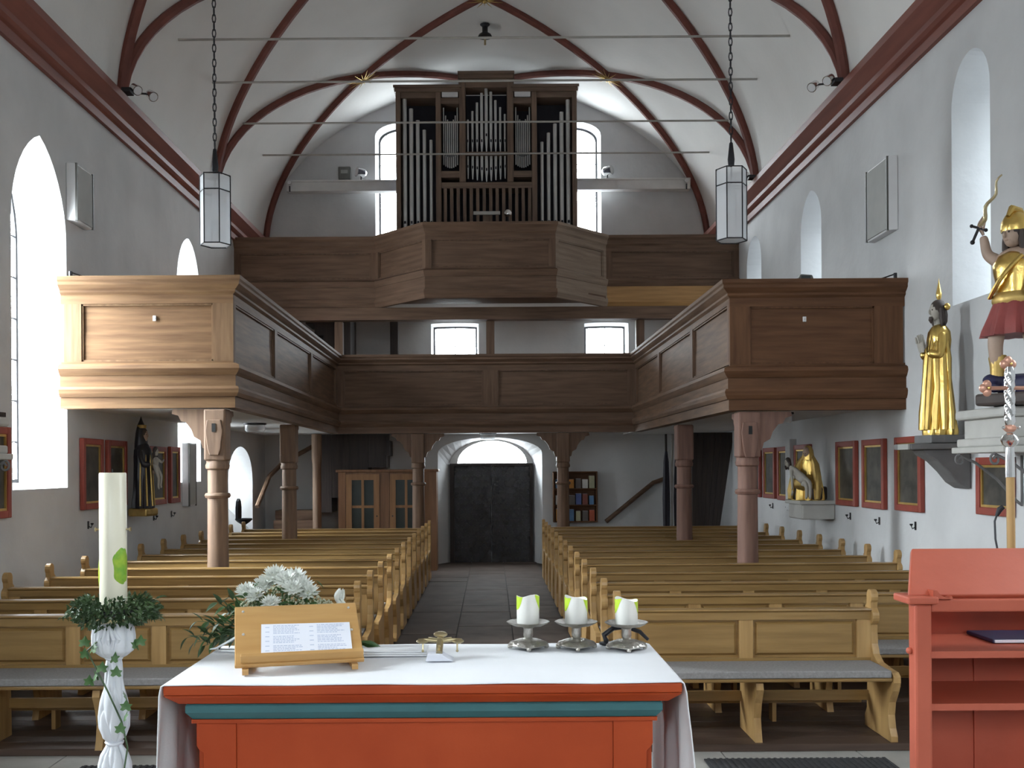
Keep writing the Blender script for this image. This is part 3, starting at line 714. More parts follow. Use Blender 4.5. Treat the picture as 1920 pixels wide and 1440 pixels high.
# ------------------------------------------------------------------ hanging lanterns
def lantern(x,y,z0,z1,label):
    o=thing('hanging_lantern',label,'lantern',(x,y,z0),0,'hexagonal glass lanterns hanging in the nave')
    h=z1-z0; r=.15; hexp=[(r*math.cos(PI/6+PI/3*i-PI/6),r*math.sin(PI/6+PI/3*i-PI/6)) for i in range(6)]
    zz=[0.0,.075*0+h*.0,h*.78,h]
    for i in range(6):
        a,b=hexp[i],hexp[(i+1)%6]
        for (za,zb) in ((0.01,h*.76),(h*.78,h-.01)):
            q=MB(); nrm=Vector(((a[0]+b[0]),(a[1]+b[1]),0)).normalized()*.004
            q.add([(a[0],a[1],za),(b[0],b[1],za),(b[0],b[1],zb),(a[0],a[1],zb),(a[0]-nrm.x,a[1]-nrm.y,za),(b[0]-nrm.x,b[1]-nrm.y,za),(b[0]-nrm.x,b[1]-nrm.y,zb),(a[0]-nrm.x,a[1]-nrm.y,zb)],
                  [(0,1,2,3),(7,6,5,4),(0,4,5,1),(1,5,6,2),(2,6,7,3),(3,7,4,0)])
            obj('glass_pane',q,'lampglass',o)
        obj('corner_bar',MB().tube([(a[0],a[1],0),(a[0],a[1],h)],.006,6),'iron',o)
    for z in (0,h*.77,h):
        obj('hoop',MB().tube([(p[0],p[1],z) for p in hexp],.006,6,True),'iron',o)
    obj('bottom_glass',MB().prism(hexp,'z',.004,.008),'lampglass',o)
    m=MB()
    for k in range(3):
        t=2*PI*k/3; m.tube([(0,0,h*.78),(r*.86*math.cos(t),r*.86*math.sin(t),h*.77)],.006,6)
    m.tube([(0,0,h*.78),(0,0,h+.06)],.010,6); obj('cross_arms',m,'iron',o)
    sk=obj('socket',MB().lathe([(.03,h*.62),(.035,h*.70),(.02,h*.78)],12),'whitebox',o)
    obj('bulb',MB().lathe([(.012,h*.62),(.04,h*.54),(.045,h*.46),(.03,h*.39),(.004,h*.36)],14),'lampglass',sk)
    obj('chain_cap',MB().lathe([(.03,h+.04),(.035,h+.1),(.018,h+.26),(.012,h+.27)],12),'iron',o)
    m=MB(); zt=vz(x)-z0-.02; zc=h+.27; k=0
    while zc<zt:
        L=.085; pts=[]
        for i in range(8):
            t=2*PI*i/8; a=.017*math.cos(t); b=L*.56*math.sin(t)
            pts.append((a,0,zc+L/2+b) if k%2 else (0,a,zc+L/2+b))
        m.tube(pts,.0055,5,True); zc+=L*.86; k+=1
    tag(obj('chain',m,'iron',o),kind='stuff')
    return o
lantern(-2.707,10.0,4.12,4.80,'hexagonal glass lantern on a long chain in front of the left gallery')
lantern(2.388,10.0,4.13,4.83,'hexagonal glass lantern on a long chain in front of the right cornice')
for (px,py,D,zc,lab) in ((478,806,15.2,2.60,'flat glass ceiling light under the left gallery beyond the second pillar'),(380,796,12.0,2.60,'flat glass ceiling light under the left gallery behind the corner pillar'),(1462,797,12.6,2.57,'flat glass ceiling light under the right gallery'),(915,823,20.0,2.60,'small glass ceiling light above the entrance fanlight')):
    p=at(px,py,D); o=thing('ceiling_light',lab,'lamp',(p.x,p.y,zc-.002))
    obj('base_ring',MB().lathe([(.17,-.001),(.17,-.02),(.15,-.025)],18),'iron',o)
    obj('glass_bowl',MB().lathe([(.15,-.025),(.15,-.10),(.13,-.13),(.01,-.135)],18),'lampglass',o)

# ------------------------------------------------------------------ wall loudspeakers
def speaker(x,ya,yb,z0,z1,side,label):
    o=thing('wall_loudspeaker',label,'loudspeaker',(x,(ya+yb)/2,z0)); w_=(yb-ya)/2; h=z1-z0; s=side
    d0,d1=.002,.10
    vs=[(s*d0,-w_,0),(s*d0,w_,0),(s*d1,w_*.9,0),(s*d1,-w_*.9,0)]
    m=MB().add([(a,b,0) for a,b,_ in vs]+[(a,b,h) for a,b,_ in vs],[(0,1,2,3),(7,6,5,4),(0,1,5,4),(1,2,6,5),(2,3,7,6),(3,0,4,7)])
    obj('cabinet',m,'whitebox',o,bevel=.01)
    obj('front_mesh',MB().box(min(s*d1,s*(d1+.012)),max(s*d1,s*(d1+.012)),-w_*.82,w_*.82,.02,h-.02),'speaker',o,bevel=.004)
    for b in (-w_*.9,w_*.86): obj('edge_strip',MB().box(min(s*(d1-.01),s*(d1+.016)),max(s*(d1-.01),s*(d1+.016)),b,b+.02,0,h),'speaker_b',o)
speaker(XL,11.05,11.55,4.64,5.27,1,'pale column loudspeaker high on the left wall beside the tall window')
speaker(XR,11.15,11.85,4.50,5.32,-1,'grey column loudspeaker high on the right wall above the gallery end')
speaker(XL,15.12,15.5,1.36,2.31,1,'tall grey loudspeaker panel standing in the second left window opening')

# ------------------------------------------------------------------ west end furniture
cb=thing('glazed_cupboard','reddish wooden cupboard with glazed doors left of the entrance','cupboard',(-2.93,19.38,0))
FZ=FL
m=MB().box(0,1.88,0,.02,0,0); 
obj('carcass',MB().box(0,1.88,.03,.5,FZ,1.84),'cupb',cb)
obj('cornice',MB().box(-.04,1.92,-.03,.53,1.84,1.89),'cupb',cb,bevel=.01)
obj('centre_stile',MB().box(.80,.98,0,.03,FZ,1.84),'cupb',cb)
obj('side_stile',MB().box(0,.14,0,.03,FZ,1.84),'cupb',cb)
obj('side_stile',MB().box(1.62,1.88,0,.03,FZ,1.84),'cupb',cb)
for xa,xb in ((.15,.79),(.99,1.61)):
    m=MB().box(xa,xa+.11,-.012,.02,.06,1.80); m.box(xb-.11,xb,-.012,.02,.06,1.80); m.box(xa+.11,xb-.11,-.011,.02,1.69,1.80); m.box(xa+.11,xb-.11,-.011,.02,.06,.30); 
    xm=(xa+xb)/2; m.box(xm-.025,xm+.025,-.008,.02,.30,1.69)
    for z in (.72,1.18): m.box(xa+.11,xb-.11,-.006,.02,z-.025,z+.025)
    d=obj('door',m,'cupd',cb)
    for q in ((xa+.11,xm-.025),(xm+.025,xb-.11)):
        for (za,zb) in ((.30,.695),(.745,1.155),(1.205,1.69)): obj('glass_pane',MB().box(q[0],q[1],.0,.008,za,zb),'glassd',d)
    obj('knob',MB().ball((xb-.05 if xa<.5 else xa+.05,-.022,1.0),.014,8,5),'iron',d)
shf=thing('book_rack','dark wooden rack of books and leaflets on the wall right of the entrance','shelf',(1.25,20.42,.80))
m=MB().box(0,.03,0,.25,0,1.02); m.box(.86,.89,0,.25,0,1.02); obj('side_boards',m,'rside_z',shf)
obj('back_board',MB().box(.03,.86,.23,.25,0,1.02),'rside_x',shf)
for z in (0,.33,.66,1.0): obj('shelf_board',MB().box(-.0,.89,-.01,.25,z,z+.025),'rside_x',shf)
bcols=[(.7,.7,.68),(.10,.14,.35),(.45,.10,.05),(.55,.25,.05),(.45,.45,.30),(.12,.25,.45),(.55,.55,.5),(.25,.08,.06),(.15,.13,.12)]
bm_=[mat('book_cover_%d'%i,c,.6) for i,c in enumerate(bcols)]
cn=['white','dark blue','rust red','orange','olive','blue','cream','maroon','black']
rng=random.Random(7); 
rown=['top','middle','bottom']
nth=['leftmost','second from left','third from left','fourth from left','fifth from left','rightmost']
for rI,z in enumerate((.686,.356,.026)):
    cs=rng.sample(range(len(bcols)),6)
    for k in range(6):
        x=.05+k*.135; w_=rng.uniform(.095,.13); h=rng.uniform(.17,.25); ci=cs[k]
        b=obj('book',MB().box(x,x+w_-.006,.03,.17,z,z+h),bm_[ci],None,(1.25,20.42,.80))
        obj('page_block',MB().box(x+.004,x+w_-.010,.034,.168,z+h,z+h+.003),'paper',b)
        tag(b,'%s booklet, %s on the %s shelf of the wall rack'%(cn[ci],nth[k],rown[rI]),'book','booklets on the wall rack')
# stair on the left
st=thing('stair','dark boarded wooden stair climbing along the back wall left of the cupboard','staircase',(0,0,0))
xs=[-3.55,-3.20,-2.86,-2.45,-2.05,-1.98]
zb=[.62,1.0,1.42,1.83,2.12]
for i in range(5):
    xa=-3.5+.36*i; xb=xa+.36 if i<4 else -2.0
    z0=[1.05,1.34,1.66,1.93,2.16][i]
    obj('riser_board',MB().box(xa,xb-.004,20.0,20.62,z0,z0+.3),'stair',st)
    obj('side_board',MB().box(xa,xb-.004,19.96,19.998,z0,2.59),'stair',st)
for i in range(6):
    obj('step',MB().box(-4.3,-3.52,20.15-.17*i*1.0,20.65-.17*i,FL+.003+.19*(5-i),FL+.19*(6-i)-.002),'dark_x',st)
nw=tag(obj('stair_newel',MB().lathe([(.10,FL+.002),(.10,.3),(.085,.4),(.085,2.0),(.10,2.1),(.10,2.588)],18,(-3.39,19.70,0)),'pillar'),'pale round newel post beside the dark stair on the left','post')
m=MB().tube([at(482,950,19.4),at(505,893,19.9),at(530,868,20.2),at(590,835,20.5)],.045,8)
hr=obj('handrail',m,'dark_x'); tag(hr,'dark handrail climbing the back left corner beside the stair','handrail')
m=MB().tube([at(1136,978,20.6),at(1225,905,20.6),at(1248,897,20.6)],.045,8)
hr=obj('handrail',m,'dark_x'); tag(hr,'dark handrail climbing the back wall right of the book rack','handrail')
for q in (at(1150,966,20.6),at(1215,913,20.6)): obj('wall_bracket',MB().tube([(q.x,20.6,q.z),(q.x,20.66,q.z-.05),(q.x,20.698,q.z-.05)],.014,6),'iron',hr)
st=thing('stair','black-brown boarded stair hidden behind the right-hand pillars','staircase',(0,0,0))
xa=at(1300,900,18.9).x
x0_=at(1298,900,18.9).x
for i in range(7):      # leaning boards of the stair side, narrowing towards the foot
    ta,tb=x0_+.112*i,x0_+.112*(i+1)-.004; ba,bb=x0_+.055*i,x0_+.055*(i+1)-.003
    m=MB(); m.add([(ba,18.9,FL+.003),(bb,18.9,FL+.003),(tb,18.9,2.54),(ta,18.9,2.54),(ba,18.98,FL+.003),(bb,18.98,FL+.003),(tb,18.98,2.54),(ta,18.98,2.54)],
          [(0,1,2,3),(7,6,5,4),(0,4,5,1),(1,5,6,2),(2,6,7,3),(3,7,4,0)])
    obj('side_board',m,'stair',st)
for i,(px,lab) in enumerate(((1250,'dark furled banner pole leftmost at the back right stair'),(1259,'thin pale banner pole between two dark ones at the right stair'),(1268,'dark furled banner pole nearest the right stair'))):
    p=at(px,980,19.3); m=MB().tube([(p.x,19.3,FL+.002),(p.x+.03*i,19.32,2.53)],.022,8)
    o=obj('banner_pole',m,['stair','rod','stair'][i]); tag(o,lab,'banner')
    if i!=1:
        obj('furled_cloth',MB().lathe([(.025,.4),(.06,.7),(.07,1.3),(.05,2.0),(.024,2.2)],12,(p.x+.015*i,19.31,0),fold=lambda t,z:1+.25*math.sin(5*t)),'void',o)
# holy water font in the low niche, collection box
p=at(455,965,18.6)
o=thing('holy_water_font','small dark holy water font in the bright niche on the left wall','font',(XL+.0,18.4,1.0))
obj('back_shell',MB().prism([(-.13,0),(.13,0),(.13,.22),(.09,.33),(0,.38),(-.09,.33),(-.13,.22)],'x',.003,.05),'iron',o)
obj('bowl',MB().lathe([(.03,-.1),(.12,-.04),(.16,.0),(.15,.02),(.10,-.01)],14,(.12,0,0)),'iron',o)

# ------------------------------------------------------------------ stations of the cross
def station(side,yc,w_,z0,z1,label):
    x=XL if side>0 else XR
    o=thing('framed_painting',label,'painting',(x,yc,z0)); h=z1-z0; s=side; f=.07
    def bx(a,b,y0,y1,za,zb): return MB().box(min(s*a,s*b),max(s*a,s*b),y0,y1,za,zb)
    for (y0,y1,za,zb) in ((-w_/2,-w_/2+f,0,h),(w_/2-f,w_/2,0,h),(-w_/2+f,w_/2-f,0,f),(-w_/2+f,w_/2-f,h-f,h)):
        obj('frame_bar',bx(.003,.055,y0,y1,za,zb),'frame_red',o,bevel=.008)
    g=.022; a,b,c,d=-w_/2+f,w_/2-f,f,h-f
    for (y0,y1,za,zb) in ((a,a+g,c,d),(b-g,b,c,d),(a+g,b-g,c,c+g),(a+g,b-g,d-g,d)): obj('gilt_slip',bx(.005,.040,y0,y1,za,zb),'gilt',o)
    obj('canvas',bx(.004,.024,a+g,b-g,c+g,d-g),'poster',o)
    return o
def sconce(side,y,z,label):
    x=XL if side>0 else XR
    o=thing('wall_candle_holder',label,'candle holder',(x,y,z),0,'little dark candle holders under the paintings'); o.scale=(.6,.75,.75)
    obj('plate',MB().box(min(side*.002,side*.012),max(side*.002,side*.012),-.03,.03,-.06,.06),'iron',o,bevel=.006)
    obj('arm',MB().tube([(side*.01,0,-.02),(side*.06,0,-.04),(side*.08,0,.0)],.008,6),'iron',o)
    obj('cup',MB().lathe([(.012,0),(.026,.01),(.028,.03),(.02,.031)],10,(side*.08,0,0)),'iron',o)
S1=[(9.33,.64,1.46,2.32,'red-framed dark painting at the far left of view, under the left statue console'),
    (11.66,.60,1.46,2.27,'red-framed dark painting on the left wall, first beyond the tall window'),
    (12.42,.62,1.47,2.27,'red-framed dark painting on the left wall, partly behind the paschal candle'),
    (13.93,.70,1.43,2.23,'red-framed dark painting on the left wall, just beyond the dark Madonna'),
    (14.68,.44,1.43,2.24,'narrow-looking red-framed painting on the left wall, beside the second window')]
for q in S1: station(1,*q)
S2=[(9.0,.62,1.45,1.97,'red-framed painting on the right wall under the warrior statue console'),
    (10.85,.68,1.41,2.21,'red-framed painting on the right wall partly behind the golden saint bracket'),
    (11.84,.68,1.40,2.21,'red-framed painting on the right wall, second to the left of the golden saint'),
    (12.75,.70,1.40,2.21,'red-framed painting on the right wall, directly right of the pieta'),
    (14.55,.72,1.37,2.21,'red-framed painting on the right wall behind the pieta'),
    (15.50,.56,1.38,2.20,'red-framed painting on the right wall, directly left of the pieta'),
    (16.27,.66,1.39,2.20,'red-framed painting on the right wall, beside the right corner pillar'),
    (17.15,.66,1.39,2.20,'red-framed painting on the right wall, half hidden by the right corner pillar')]
for q in S2: station(-1,*q)
for y,z,l in ((11.6,1.28,'little candle holder under the first left-wall painting past the tall window'),(13.85,1.26,'little candle holder under the painting beyond the dark Madonna'),(14.62,1.27,'little candle holder under the painting beside the second left window')): sconce(1,y,z,l)
for y,z,l in ((10.75,1.26,'little candle holder under the painting by the golden saint'),(11.75,1.26,'little candle holder under the painting second left of the golden saint'),(12.7,1.27,'little candle holder under the painting right of the pieta'),(15.3,1.27,'little candle holder under the painting left of the pieta'),(16.2,1.27,'little candle holder under the painting by the right corner pillar')): sconce(-1,y,z,l)
tag(obj('wall_pilaster',MB().box(XR-.10,XR-.002,14.93,15.16,1.25,2.30),'plaster'),'narrow plaster strip standing proud of the right wall left of the pieta','pilaster')

# ------------------------------------------------------------------ figures
def skin(name,pts,edges,m,parent,root=0,sub=2,loc=(0,0,0)):
    """one continuous body grown round a jointed skeleton: pts = [(x,y,z,radius)]"""
    me=bpy.data.meshes.new(name); me.from_pydata([p[:3] for p in pts],edges,[])
    o=bpy.data.objects.new(name,me); col.objects.link(o)
    md=o.modifiers.new('skin','SKIN'); md.use_smooth_shade=True
    for i,p in enumerate(pts):
        sv=me.skin_vertices[0].data[i]; r=p[3]; sv.radius=(r,r) if not isinstance(r,tuple) else r; sv.use_root=(i==root)
    sb=o.modifiers.new('sub','SUBSURF'); sb.levels=sub; sb.render_levels=sub
    dg=bpy.context.evaluated_depsgraph_get(); nm2=bpy.data.meshes.new_from_object(o.evaluated_get(dg))
    o.modifiers.clear(); o.data=nm2; nm2.materials.clear(); nm2.materials.append(M[m]); nm2.shade_smooth()
    if parent: o.parent=parent
    o.location=loc; return o
def chain(*n): return [(n[i],n[i+1]) for i in range(len(n)-1)]
def head(parent,c,r,skinm,hairm,face=(0,-1,0),hair=True,beard=False,tilt=0):
    """head with brow, nose, mouth, ears, eyes; faces local -Y, turned by the parent of its pieces"""
    hx=bpy.data.objects.new
    f=Vector(face); rz=math.atan2(f.x,-f.y); mx=Matrix.Translation(c)@Matrix.Rotation(rz,4,'Z')@Matrix.Rotation(tilt,4,'X')
    m=MB(); m.ball((0,0,0),r,16,10,(.80,.95,1.12)); m.ball((0,-r*.25,-r*.55),r*.62,14,8,(.85,.95,.9))
    m.ball((0,-r*.98,-r*.12),r*.17,8,6,(.8,1.1,1.7)); m.ball((0,-r*.80,-r*.58),r*.14,8,5,(1.9,.8,.55))
    for s_ in (-1,1): m.ball((s_*r*.80,.05*r,-.1*r),r*.2,8,5,(.5,.8,1.3))
    m.v=[tuple(mx@Vector(v)) for v in m.v]; h=obj('head',m,skinm,parent)
    m=MB()
    for s_ in (-1,1): m.ball((s_*r*.32,-r*.84,.08*r),r*.10,8,5,(1.4,.6,.8))
    m.v=[tuple(mx@Vector(v)) for v in m.v]; obj('eyes',m,'hair',h)
    if hair:
        m=MB(); m.ball((0,.14*r,.22*r),r*1.0,16,9,(.92,1.0,1.02))
        for k in range(7):
            a=PI*(.02+.96*k/6); x,y=math.cos(a)*r*.78,math.sin(a)*r*.72+.05*r
            m.tube([(x,y,.2*r),(x*1.12,y*1.12,-.5*r),(x*1.25,y*1.1,-1.2*r),(x*1.2,y*1.0,-1.7*r)],[.32*r,.36*r,.3*r,.1*r],7)
        if beard: m.tube([(0,-r*.78,-r*.72),(0,-r*.88,-r*1.0),(0,-r*.8,-r*1.35)],[.3*r,.27*r,.08*r],8)
        m.v=[tuple(mx@Vector(v)) for v in m.v]; obj('hair',m,hairm,h)
    return h
def hand(parent,c,d,up,s,skinm,curl=.2,name='hand'):
    """palm, four unequal bent fingers and a thumb; d = finger direction, up = thumb side"""
    d=Vector(d).normalized(); up=Vector(up); up=(up-d*up.dot(d)).normalized(); n=d.cross(up); c=Vector(c); m=MB()
    m.tube([c-d*s*.1,c+d*s*.2,c+d*s*.48],[s*.13,s*.21,s*.22],8,flat=.5)
    for k,L in enumerate((.42,.48,.45,.36)):
        b=c+d*s*.45+up*s*(.17-.115*k); p=[b,b+d*s*L*.45+n*curl*s*.1,b+d*s*L*.8+n*curl*s*.32,b+d*s*L+n*curl*s*.5]
        m.tube(p,[s*.062,s*.058,s*.05,s*.03],6)
    b=c+d*s*.12+up*s*.16; m.tube([b,b+up*s*.16+d*s*.12,b+up*s*.2+d*s*.33+n*curl*s*.15],[s*.07,s*.06,s*.035],6)
    return obj(name,m,skinm,parent)
def robe(prof,seg,fold_n,amp,sx=1,sy=1,ph=0,seed=0):
    def fo(t,z):
        k=max(0,min(1,(prof[-1][1]-z)/max(.01,prof[-1][1]-prof[0][1])))
        return 1+amp*k*(math.sin(fold_n*t+ph+2.2*z)+.5*math.sin((fold_n*2-1)*t+1.7*ph-3*z))
    return MB().lathe(prof,seg,(0,0,0),sx,sy,fo)

# golden saint on the right wall, praying, facing the nave (local -Y)
o=thing('saint_statue','gilded saint statue with praying hands on a bracket on the right wall','statue',(4.26,9.62,2.185),R(-84)); o.scale=(.86,.86,1)
obj('plinth',MB().prism([(-.18,-.20),(.18,-.20),(.20,-.05),(.20,.18),(-.20,.18),(-.20,-.05)],'z',-.075,0.0),'console',o,bevel=.01)
pr=[(.175,0),(.18,.03),(.16,.15),(.145,.35),(.125,.55),(.115,.70),(.12,.80),(.13,.90),(.12,.98),(.08,1.03),(.045,1.05)]
obj('robe',robe(pr,64,9,.09,1.08,.92),'gold',o)
m=MB()      # mantle swept across the front in big folds
for k in range(7):
    a=R(-150+30*k*.9); x,y=math.cos(a),math.sin(a)
    m.tube([(x*.10,y*.09,.93),(x*.12,y*.12,.72),(x*.15+.02*math.sin(k*2),y*.145,.45),(x*.165,y*.17,.22),(x*.18,y*.19,.05)],[.03,.045,.04+.015*math.sin(k*3),.045,.03],8)
obj('mantle_folds',m,'gold',o)
sk=skin('sleeves_and_arms',[(0,.0,.95,.06),(-.11,-.02,.94,.055),(-.135,-.06,.74,.055),(-.05,-.17,.78,.04),(.11,-.02,.94,.055),(.135,-.06,.74,.055),(.05,-.17,.78,.04)],chain(0,1,2,3)+chain(0,4,5,6),'gold',o)
hand(o,(-.022,-.205,.80),(0,-.18,1),(0,1,0),.17,'skin_pale',.05); hand(o,(.022,-.205,.80),(0,-.18,1),(0,1,0),.17,'skin_pale',.05)
obj('neck',MB().tube([(0,0,1.02),(0,-.01,1.12)],[.05,.045],12),'skin_pale',o)
head(o,(0,-.02,1.18),.088,'skin_pale','hair',beard=True)
fl_=obj('gilded_flame',MB().lathe([(.012,1.275),(.028,1.31),(.03,1.35),(.018,1.40),(.006,1.45),(.001,1.49)],10,(0,.0,0)),'gold',o)
obj('gilded_ray',MB().ball((.095,.04,1.21),.035,10,6),'gold',fl_); obj('gilded_ray',MB().ball((-.095,.04,1.21),.035,10,6),'gold',fl_)
o=thing('wall_bracket','dark grey carved bracket carrying the golden saint','bracket',(XR,9.62,2.10))
obj('shelf',MB().box(-.60,-.003,-.20,.20,-.05,.005),'console',o,bevel=.012)
obj('corbel',MB().prism([(-.46,-.05),(-.42,-.10),(-.32,-.16),(-.22,-.26),(-.14,-.36),(-.05,-.42),(-.003,-.42),(-.003,-.05)],'y',-.13,.13),'console',o,bevel=.015)
obj('label_board',MB().box(-.62,-.602,-.19,.05,-.05,0.0),'speaker',o)

# warrior saint with the wavy sword on the right-hand console
o=thing('warrior_statue','warrior saint statue with gilded helmet raising a wavy sword on the pale console','statue',(4.11,7.93,2.46),R(-58)); o.scale=(.95,.95,.98)
obj('base_slab',MB().prism([(-.24,-.20),(.24,-.20),(.24,.20),(-.24,.20)],'z',-.095,0.0),'hair',o,bevel=.02)
body=[(0,0,.72,.12),(0,-.01,.86,.115),(0,-.01,1.0,.135),(0,0,1.10,.10),(0,0,1.18,.05),
      (-.09,-.02,.66,.085),(-.12,-.10,.42,.066),(-.13,-.03,.10,.045),(-.14,-.12,.04,.035),
      (.09,0,.66,.085),(.13,.03,.40,.066),(.14,.10,.12,.045),(.15,.02,.04,.035),
      (-.14,0,1.07,.062),(-.225,-.03,1.14,.047),(-.24,-.06,1.30,.034),
      (.14,0,1.07,.062),(.22,-.05,.92,.05),(.19,-.16,.76,.04)]
skin('body',body,chain(0,1,2,3,4)+chain(0,5,6,7,8)+chain(0,9,10,11,12)+chain(3,13,14,15)+chain(3,16,17,18),'skin',o)
obj('cuirass',robe([(.135,.74),(.14,.80),(.135,.88),(.15,.97),(.155,1.03),(.12,1.10),(.07,1.13)],32,6,.03,1.15,.95),'gold',o)
obj('belt_folds',robe([(.15,.70),(.165,.73),(.165,.77),(.145,.80)],32,8,.03,1.1,1),'gold_dull',o)
obj('tunic_skirt',robe([(.225,.46),(.215,.52),(.185,.62),(.15,.74),(.14,.76)],64,11,.10,1.12,1.0),'skirt',o)
m=MB().tube([(.14-.28*t/8,-.13-.05*math.sin(PI*t/8),1.07-.30*t/8) for t in range(9)],[.03]*9,8,flat=.6)
obj('sash',m,'gold',o)
for p in ((-.125,-.05,.24),(.135,.06,.25)):
    obj('boot',MB().lathe([(.052,-.20),(.055,-.12),(.06,-.02),(.072,.05),(.066,.07)],14,p),'gold_dull',o)
head(o,(0,-.02,1.27),.095,'skin','hair',(-.25,-1,0))
hl=obj('helmet',MB().lathe([(.112,1.29),(.116,1.32),(.108,1.37),(.08,1.42),(.04,1.445),(.005,1.45)],20,(0,.01,0),.95,1.08),'gold',o)
obj('helmet_crest',MB().tube([(0,-.10,1.40),(0,-.04,1.47),(0,.06,1.46),(0,.13,1.38),(0,.16,1.28)],[.015,.03,.035,.03,.015],8),'gold',hl)
obj('helmet_wing',MB().tube([(.10,.02,1.33),(.17,.08,1.40),(.22,.14,1.42)],[.05,.045,.012],8,flat=.4),'gold',hl)
hand(o,(-.242,-.062,1.315),(-.25,-.25,.9),(.5,-.4,.2),.15,'skin',1.1)
sd=MB(); pts=[]; rr=[]
for k in range(15):
    t=k/14; d_=Vector((.40,.10,.89)).normalized(); s_=Vector((.89,0,-.44)); pts.append(Vector((-.26,-.09,1.36))+d_*(.42*t+.02)+s_*.022*math.sin(t*4*PI)); rr.append(.034*(1-t*.7))
sd.tube(pts,rr,8,flat=.45)
sw=obj('sword_blade',sd,'brass',o)
g=Vector((-.26,-.09,1.36)); ax=Vector((.40,.10,.89)).normalized(); cr=ax.cross(Vector((0,1,0))).normalized()
m=MB().tube([g-cr*.07,g+cr*.07],.010,8); m.ball(g-cr*.07,.016,8,5); m.ball(g+cr*.07,.016,8,5); m.tube([g,g-ax*.11],.012,8); m.ball(g-ax*.12,.02,8,5)
obj('hilt',m,'iron',sw)
m=MB(); m.tube([(.13,.10,1.06),(.22,.20,.8),(.26,.22,.5),(.20,.22,.2),(.10,.20,.02)],[.05,.10,.12,.12,.06],12,flat=.5)
obj('cloak',m,'navy',o)
sk=skin('vanquished_demon',[(0,.03,.06,.09),(-.17,-.06,.08,.075),(-.22,-.10,.15,.05),(.14,.06,.08,.08),(.22,-.06,.05,.05),(-.08,-.16,.04,.035),(.06,.18,.10,.06),(-.02,.2,.28,.04)],chain(0,1,2)+chain(0,3,4)+[(1,5)]+chain(3,6,7),'navy',o)
def console(x,side,yc,label,lab=True):
    o=thing('statue_console',label,'console',(x,yc,2.0)); s=side
    def bx(a,b,y0,y1,za,zb): return MB().box(min(s*a,s*b),max(s*a,s*b),y0,y1,za,zb)
    obj('top_moulding',bx(.003,.52,-.42,.42,.28,.36),'consolew',o,bevel=.02)
    obj('frieze',bx(.003,.46,-.37,.37,.12,.28),'consolew',o,bevel=.008)
    obj('base_moulding',bx(.003,.51,-.41,.41,.05,.12),'consolew',o,bevel=.015)
    obj('bottom_slab',bx(.003,.54,-.44,.44,0.0,.05),'consolew',o,bevel=.008)
    for y in (-.3,.3):
        m=MB(); P=[(s*.53,y,-.01)]
        for k in range(16):
            t=k/15; a=2.5*PI*t; r_=.05*(1-t*.75); P.append((s*(.53+r_*math.sin(a)*.9),y,-.055+ .05*math.cos(a)*(1-t*.75)))
        m.tube(P,.010,6)
        m.tube([(s*.53,y,-.015),(s*.40,y,-.08),(s*.22,y,-.22),(s*.06,y,-.40),(s*.01,y,-.44)],.012,6)
        m.tube([(s*.01,y,-.02),(s*.01,y,-.45)],.010,6)
        obj('iron_scroll',m,'console',o)
    return o
console(XR,-1,8.28,'pale moulded console with iron scrolls under the warrior statue')
console(XL,1,8.22,'pale moulded console with iron scrolls at the far left edge')
tag(obj('console_ledge',MB().box(XL+.003,XL+.50,7.83,8.61,2.362,2.40),'stair'),'dark plinth board on the console at the far left edge','board')

# blackened Madonna on the left wall
o=thing('madonna_statue','blackened Madonna statue with gilded hem holding a child on the left wall','statue',(-4.44,12.92,1.42),R(78)); o.scale=(.72,.66,1)
obj('base',MB().prism([(-.2,-.2),(.2,-.2),(.2,.2),(-.2,.2)],'z',-.10,0.0),'gold_dull',o,bevel=.03)
pr=[(.20,0),(.205,.05),(.185,.2),(.17,.4),(.165,.55),(.17,.66),(.165,.74),(.11,.81),(.07,.84)]
obj('robe',robe(pr,64,8,.10,1.05,.92),'blackrobe',o)
m=MB()
for k in range(5):
    a=R(-160+35*k); x,y=math.cos(a),math.sin(a)
    m.tube([(x*.17,y*.15,.68),(x*.19,y*.17,.4),(x*.21,y*.2,.03)],[.010,.016,.020],6)
obj('gilded_hem',m,'gold_dull',o)
head(o,(0,-.03,.93),.078,'skin','hair')
obj('veil',MB().lathe([(.14,.74),(.135,.84),(.115,.96),(.08,1.05),(.03,1.12),(.003,1.17)],24,(0,.035,0),.95,.85),'blackrobe',o)
obj('crown_points',MB().lathe([(.082,1.02),(.088,1.06),(.072,1.06),(.07,1.02)],16,(0,.02,0)),'gold_dull',o)
sk=skin('arms',[(0,0,.74,.06),(-.15,-.03,.72,.055),(-.18,-.12,.55,.05),(-.08,-.22,.56,.035),(.15,-.03,.72,.055),(.17,-.13,.52,.05),(.05,-.24,.46,.035)],chain(0,1,2,3)+chain(0,4,5,6),'blackrobe',o)
hand(o,(-.06,-.24,.56),(1,-.2,.1),(0,0,1),.11,'skin',.5); hand(o,(.03,-.25,.46),(-1,-.2,0),(0,0,1),.11,'skin',.5)
skin('child_body',[(0,-.27,.50,.05),(0,-.27,.60,.055),(0,-.27,.66,.03),(.04,-.31,.47,.035),(.04,-.37,.40,.028),(.03,-.35,.28,.02),(.03,-.38,.26,.018),(-.04,-.31,.47,.035),(-.04,-.36,.38,.028),(-.03,-.34,.26,.02),(-.03,-.37,.24,.018),(.06,-.28,.62,.022),(.10,-.34,.58,.018),(.10,-.39,.62,.014),(-.06,-.28,.62,.022),(-.10,-.33,.56,.018)],
     chain(0,1,2)+chain(0,3,4,5,6)+chain(0,7,8,9,10)+chain(1,11,12,13)+chain(1,14,15),'skin_pale',o)
head(o,(0,-.275,.72),.052,'skin_pale','hair')

